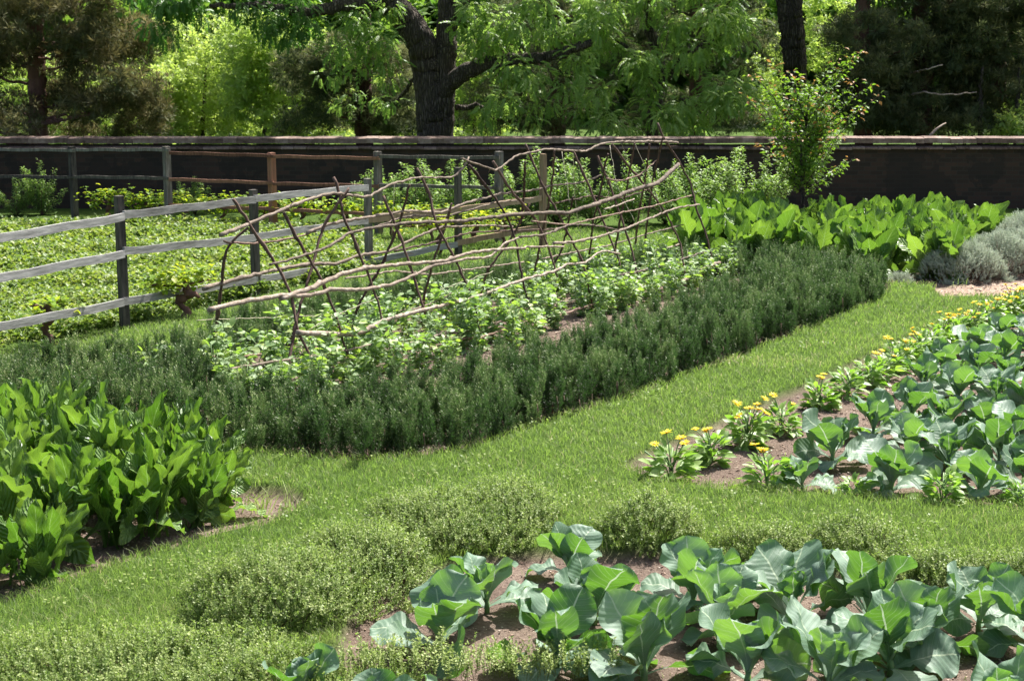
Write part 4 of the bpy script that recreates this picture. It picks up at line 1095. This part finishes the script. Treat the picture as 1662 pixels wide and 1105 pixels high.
def crown(g, cl, tm, per, dens_scale=1.0, flat=.7, drp=.3, size=(.8, 1.3)):
    """cl: rows of centre xyz and radius; leaf sprays over each clump's outer shell"""
    for (cx, cy, cz, rr, b) in cl:
        n = max(4, int(per * rr * rr * dens_scale)); v = norm(R.normal(size=(n, 3)))
        rad = rr * (.55 + .5 * R.random((n, 1)))
        pos = np.array([cx, cy, cz]) + v * rad * [1, 1, flat]
        d = v * [1, 1, .5] + [0, 0, -drp] + .35 * R.normal(size=(n, 3))
        w_ = R.integers(0, len(tm), n); Mx = frames(d) * (size[0] + (size[1] - size[0]) * R.random(n))[:, None, None]
        rn = np.clip(b + .25 * v[:, 2] * .5 + .2 * R.normal(size=n), 0, 1)  # tone rises towards each clump's top: lit tops and shaded undersides painted in
        for i, t in enumerate(tm):
            q = w_ == i
            if q.any(): g.inst(t, pos[q], Mx[q], rn[q])
def limb(s, pts, r0, r1, sides=10, jit=.015):
    q = smooth(pts, jit=jit) if jit else np.array(pts)
    tube(s, q, np.linspace(r0, r1, len(q)) * (1 + .012 * R.normal(size=len(q))), sides, R.random())
def pt(px, py, Y): return AT(px, py, Y)

# the big walnut with forked trunk
TY = 30.5
b0 = pt(704, 355, TY); b0[2] = 0
root = thing('walnut_tree', 'big walnut tree with a thick ridged forked trunk standing right behind the wall', 'tree', b0)
s = G(); L_ = lambda px, py, dY=0.0: pt(px, py, TY + dY) - b0
limb(s, [(0, 0, -.1), L_(704, 210), L_(701, 160), L_(694, 110), L_(684, 70), L_(660, 32), L_(630, 2, -.3), L_(590, -60, -.6), L_(540, -300, -.5)], .37, .17, 14, .01)
limb(s, [L_(712, 300), L_(718, 200), L_(722, 120), L_(726, 40), L_(732, -60), L_(760, -260), L_(770, -500)], .25, .13, 12, .01)
limb(s, [L_(715, 150, -.1), L_(742, 125, -.3), L_(780, 106, -.6), L_(840, 98, -.9), L_(900, 92, -1.2), L_(960, 70, -1.4)], .19, .07, 9)
limb(s, [L_(665, 35), L_(620, 5, -.4), L_(560, 8, -.9), L_(500, 22, -1.3), L_(430, 10, -1.6), L_(340, 10, -1.9)], .17, .04, 8)
limb(s, [L_(722, 60), L_(780, -60, -.6), L_(860, -160, -1)], .17, .06, 8)
limb(s, [L_(690, 90), L_(660, 150, .6), L_(640, 165, .9)], .06, .03, 6)
limb(s, [L_(740, 175, .3), L_(780, 170, .4), L_(800, 195, .5)], .07, .03, 6)
link('trunk', s.mesh('trunk', M['bark']), root)
g = G(); cl = []
for px, py, rr, dY, b in [(790, 60, .5, -1.0, .55), (830, 40, .6, -1.2, .6), (850, 100, .42, -1.5, .65), (880, 60, .4, -1.2, .6), (870, 130, .4, -1.4, .6), (840, 160, .38, -1.5, .62), (890, 175, .26, -1.5, .6), (795, 175, .3, -1.2, .5), (760, 20, .4, -.9, .55),
                          (800, 120, .3, -1.3, .55), (860, 15, .45, -1.2, .55), (905, 35, .3, -1.3, .5), (600, 60, .4, -.8, .35), (625, 110, .35, -.6, .35), (575, 30, .45, -.9, .35), (640, 20, .3, -.9, .45), (610, 160, .25, -.4, .35),
                          (540, 70, .35, -1.0, .3), (620, 65, .25, -.9, .5), (585, 95, .3, -.8, .5), (545, 110, .25, -.8, .4), (560, 150, .2, -.5, .5), (930, 110, .3, -1.4, .5), (915, 150, .28, -1.4, .5), (845, 195, .2, -1.4, .6), (750, 40, .25, -1.1, .5)]:
    q = L_(px, py, dY); cl.append((q[0], q[1], q[2], rr, b))
crown(g, [(a_ + .16 * R.normal(), b_ + .25 * R.normal(), c_ + .13 * R.normal(), r_ * .62, k_) for a_, b_, c_, r_, k_ in cl for _ in range(3)], SPR, 420, drp=.05)
cl = []
for i in range(64):     # the high crown, out of the picture, that shades the wall
    a = R.random() * 6.28; rr = 3.6 * math.sqrt(R.random()); cl.append((1.3 * rr * math.cos(a) - 4.2, rr * math.sin(a), 4.6 + 4 * R.random() * (1 - rr / 6), .75, .5))
crown(g, cl, SPR, 60, size=(1.2, 1.8))
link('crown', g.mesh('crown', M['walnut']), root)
g = G(); cl = []
for i in range(34):     # dark drooping boughs at the upper left
    t = R.random(); px = 225 + 330 * t; py = -45 + 72 * R.random() + 30 * math.sin(px * .03)
    q = L_(px, py, -1.8 + .8 * R.random()); cl.append((q[0], q[1], q[2], .2 + .14 * R.random(), .4))
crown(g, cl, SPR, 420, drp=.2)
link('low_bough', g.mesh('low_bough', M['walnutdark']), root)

def leafy_tree(name, label, cl, tm, mat, per, base, limbs, r0=.12, grp=None, size=(.8, 1.3), flat=.75, drp=.3, bark='bark'):
    root = thing(name, label, 'tree', base, 0, grp)
    g = G(); crown(g, [(a - base[0], b - base[1], c - base[2], r, k_) for a, b, c, r, k_ in cl], tm, per, 1.0, flat, drp, size)
    link('crown', g.mesh('crown', M[mat]), root)
    s = G()
    for pts, ra, rb in limbs: limb(s, [np.array(q) - base for q in pts], ra, rb, 8)
    link('trunk', s.mesh('trunk', M[bark]), root)
    return root
def clumps(px0, px1, py0, py1, Y0, Y1, n, r0, r1, b0_=.3, b1_=.7, mask=None):
    out = []
    while len(out) < n:
        px = px0 + (px1 - px0) * R.random(); py = py0 + (py1 - py0) * R.random()
        if mask is not None and not mask(px, py): continue
        q = pt(px, py, Y0 + (Y1 - Y0) * R.random()); out.append((q[0], q[1], max(q[2], .3), r0 + (r1 - r0) * R.random(), b0_ + (b1_ - b0_) * R.random()))
    return out
# walnut boughs right of centre
Y = 31.5; base = pt(1060, 330, Y); base[2] = 0
leafy_tree('walnut_tree', 'light green walnut tree with hanging leaf sprays right of the big trunk', 
           clumps(935, 1215, -60, 215, Y - 2.4, Y - .3, 120, .16, .32, .3, .8, lambda a, b: b < 215 - max(0, (a - 1120)) * .15 and ((a - 1070) / 160) ** 2 + ((b - 60) / 190) ** 2 < 1 and noise(np.array(a * .02), np.array(b * .025)) > -.05)
           + [(base[0] + 2.2 * R.normal(), base[1] + 1.5 * R.normal(), 5 + 3 * R.random(), .8, .5) for _ in range(9)], SPR, 'walnut', 430, base,
           [([base, pt(1058, 210, Y), pt(1075, 120, Y), pt(1050, 30, Y), pt(1070, -100, Y)], .16, .07), ([pt(1060, 160, Y), pt(1110, 90, Y - 1), pt(1180, 50, Y - 1.4)], .06, .03),
            ([pt(1060, 130, Y), pt(1010, 70, Y - 1), pt(960, 40, Y - 1.4)], .06, .03), ([pt(1065, 180, Y), pt(1110, 160, Y - .8), pt(1150, 170, Y - 1.4)], .04, .02)], drp=.08)
# bare trunk at the right
Y = 36; base = pt(1287, 330, Y); base[2] = 0
leafy_tree('oak_tree', 'tall bare grey trunk rising above the pear sapling', [(base[0] + 3 * math.cos(a), base[1] + 2.5 * math.sin(a), 6.5 + 2 * R.random(), 1.0, .5) for a in R.random(50) * 6.28], LVS, 'brighttree', 45, base,
           [([base, pt(1290, 110, Y), pt(1286, 50, Y), pt(1278, -10, Y), pt(1275, -250, Y)], .25, .36), ([pt(1284, 20, Y), pt(1250, -60, Y), pt(1200, -200, Y)], .16, .1)], size=(1.5, 2.2))
# cedars
def cedar(label, px, Y, x0, x1, ytop, mat, n, rr=(.35, .6), trunkx=.2, seed=0, lean=0, mask=None, per=80, y1=215):
    base = pt(px, 330, Y); base[2] = 0
    cl = clumps(x0, x1, ytop, y1, Y - 1.6, Y + 1.2, n, rr[0], rr[1], .2, .75, mask)
    cl += [(base[0] + 1.1 * R.normal(), base[1] + 1.0 * R.normal(), 4.6 + 4.5 * R.random(), .6, .5) for _ in range(12 if trunkx > .1 else 0)]
    tall = trunkx > .1
    limbs = [([base, pt(px + lean, 150, Y), pt(px + lean * 2, 40, Y), pt(px + lean * 2, -300, Y)], trunkx, trunkx * .6)] if tall else [([base, pt(px, 230, Y), pt(px, 180, Y)], trunkx, .02)]
    for c_ in cl[::5]:
        z = min(max(c_[2] - .3, .3), 4); limbs.append(([(base[0], base[1], z), ((base[0] + c_[0]) / 2, (base[1] + c_[1]) / 2, z + .1), c_[:3]], .035, .012))
    leafy_tree('cedar_tree', label, cl, CED, mat, per, base, limbs, bark='cedarbark', flat=.5, drp=-.05, size=(.8, 1.5))
cedar('brownish cedar tree with a bare reddish trunk at the far left', 65, 31, -60, 245, -30, 'cedar', 120, lean=-4, per=110, mask=lambda a, b: not (abs(a - 62) < 16 and b > 40) and not (a < 40 and 120 < b < 160) and noise(np.array(a * .03), np.array(b * .03), 1, 3) > -.5 and (a < 200 or b > 40))
cedar('small brown cedar showing just above the wall right of the far left cedar', 252, 32, 232, 275, 165, 'cedar', 9, (.25, .35), .08)
cedar('dark cedar tree left of the big forked trunk', 590, 35, 470, 668, 60, 'cedargreen', 75, per=100, mask=lambda a, b: (b > 60 + abs(a - 560) * .25))
cedar('dark cedar behind the big walnut, filling the gap right of its trunk', 905, 37, 740, 1000, -30, 'cedargreen', 60, (.5, .8), per=70)
cedar('dark cedar directly left of the broad evergreen group on the right', 1400, 33, 1345, 1480, 30, 'cedargreen', 60, per=100)
cedar('broad dark olive cedar on the right with a dead branch', 1500, 34, 1420, 1600, -40, 'cedargreen', 90, (.4, .7), per=90, lean=-3)
cedar('dark cedar at the right edge of the photo', 1620, 34.5, 1540, 1740, -40, 'cedargreen', 90, (.4, .7), per=90)
cedar('dark cedar glimpsed behind the light green walnut', 1130, 38, 1020, 1240, -30, 'cedargreen', 60, (.5, .8), per=70)
for lb, pts in [('pale dead branch sticking out of the dark cedars', [(1460, 158, 33.5), (1500, 150, 31.5), (1530, 155, 31.4), (1585, 150, 31.5)]), ('pale broken branch leaning on the top of the wall', [(1508, 222, 29), (1520, 210, 29), (1535, 200, 29.2)]), ('thin pale dead twig above the dead branch', [(1470, 122, 33.5), (1505, 112, 31.5), (1530, 106, 31.5)])]:
    g = G(); q = smooth([pt(*a) for a in pts], jit=.01); tube(g, q, np.linspace(.028, .012, len(q)), 6, .9); tag(link('dead_branch', g.mesh('dead_branch', M['pole'])), lb, 'branch')
# bright deciduous trees further off
def bright(label, px, Y, x0, x1, ytop, n, grp='bright leafy trees beyond the wall', rr=(.35, .7), per=85, bb=(.4, .8), mask=None):
    base = pt(px, 330, Y); base[2] = 0
    cl = clumps(x0, x1, ytop, 235, Y - 1.5, Y + 1.5, n, rr[0], rr[1], bb[0], bb[1], mask)
    leafy_tree('leafy_tree', label, cl, LVS, 'brighttree', per, base, [([base, pt(px, 190, Y), pt(px + 5, 110, Y)], .08, .03)], grp=grp)
bright('bright green bushy tree low behind the far left cedar', 190, 42, 90, 290, 110, 60)
bright('bright sunlit tree between the left cedars and the dark bough', 330, 44, 245, 420, 40, 110, bb=(.5, .95))
bright('bright sunlit tree left of the dark cedar near the big trunk', 430, 42, 370, 520, 40, 95, bb=(.5, .95))
bright('bright leafy tree seen left of the big forked trunk', 640, 42, 560, 690, 120, 34)
bright('bright foliage low between the forked trunk and its right branch', 770, 43, 725, 830, 60, 34)
bright('light green tree behind the bare grey trunk', 1330, 43, 1225, 1400, -30, 60)
bright('bright leafy bush at the right edge above the wall', 1650, 33, 1610, 1700, 165, 18, rr=(.3, .45), per=80)
bright('small green bush at the foot of the dark cedars', 1590, 33, 1570, 1625, 185, 8, rr=(.25, .35), per=80)
bright('bright leaves behind the trunk of the far left cedar', 20, 42, -60, 90, 110, 40)
# far woods
g = G(); n = 900
a = (R.random(n) * 2 - 1) * 34; yy = 58 + 14 * R.random(n); zz = 5.2 * R.random(n) ** 1.0
crown(g, [(a[i], yy[i], zz[i], 1.6, np.clip(.45 + .4 * float(noise(np.array(a[i] * .12), np.array(zz[i] * .2))), 0, 1)) for i in range(n)], [tuft_t(12, .38, .2, 70 + i, .1) for i in range(3)], 26, size=(.9, 1.5))
tag(link('far_woods', g.mesh('far_woods', M['woods'])), 'distant leafy wood closing the view beyond the wall', 'woods', kind='stuff')
print('objects', len(bpy.data.objects), 'quads', sum(len(m.polygons) for m in bpy.data.meshes))
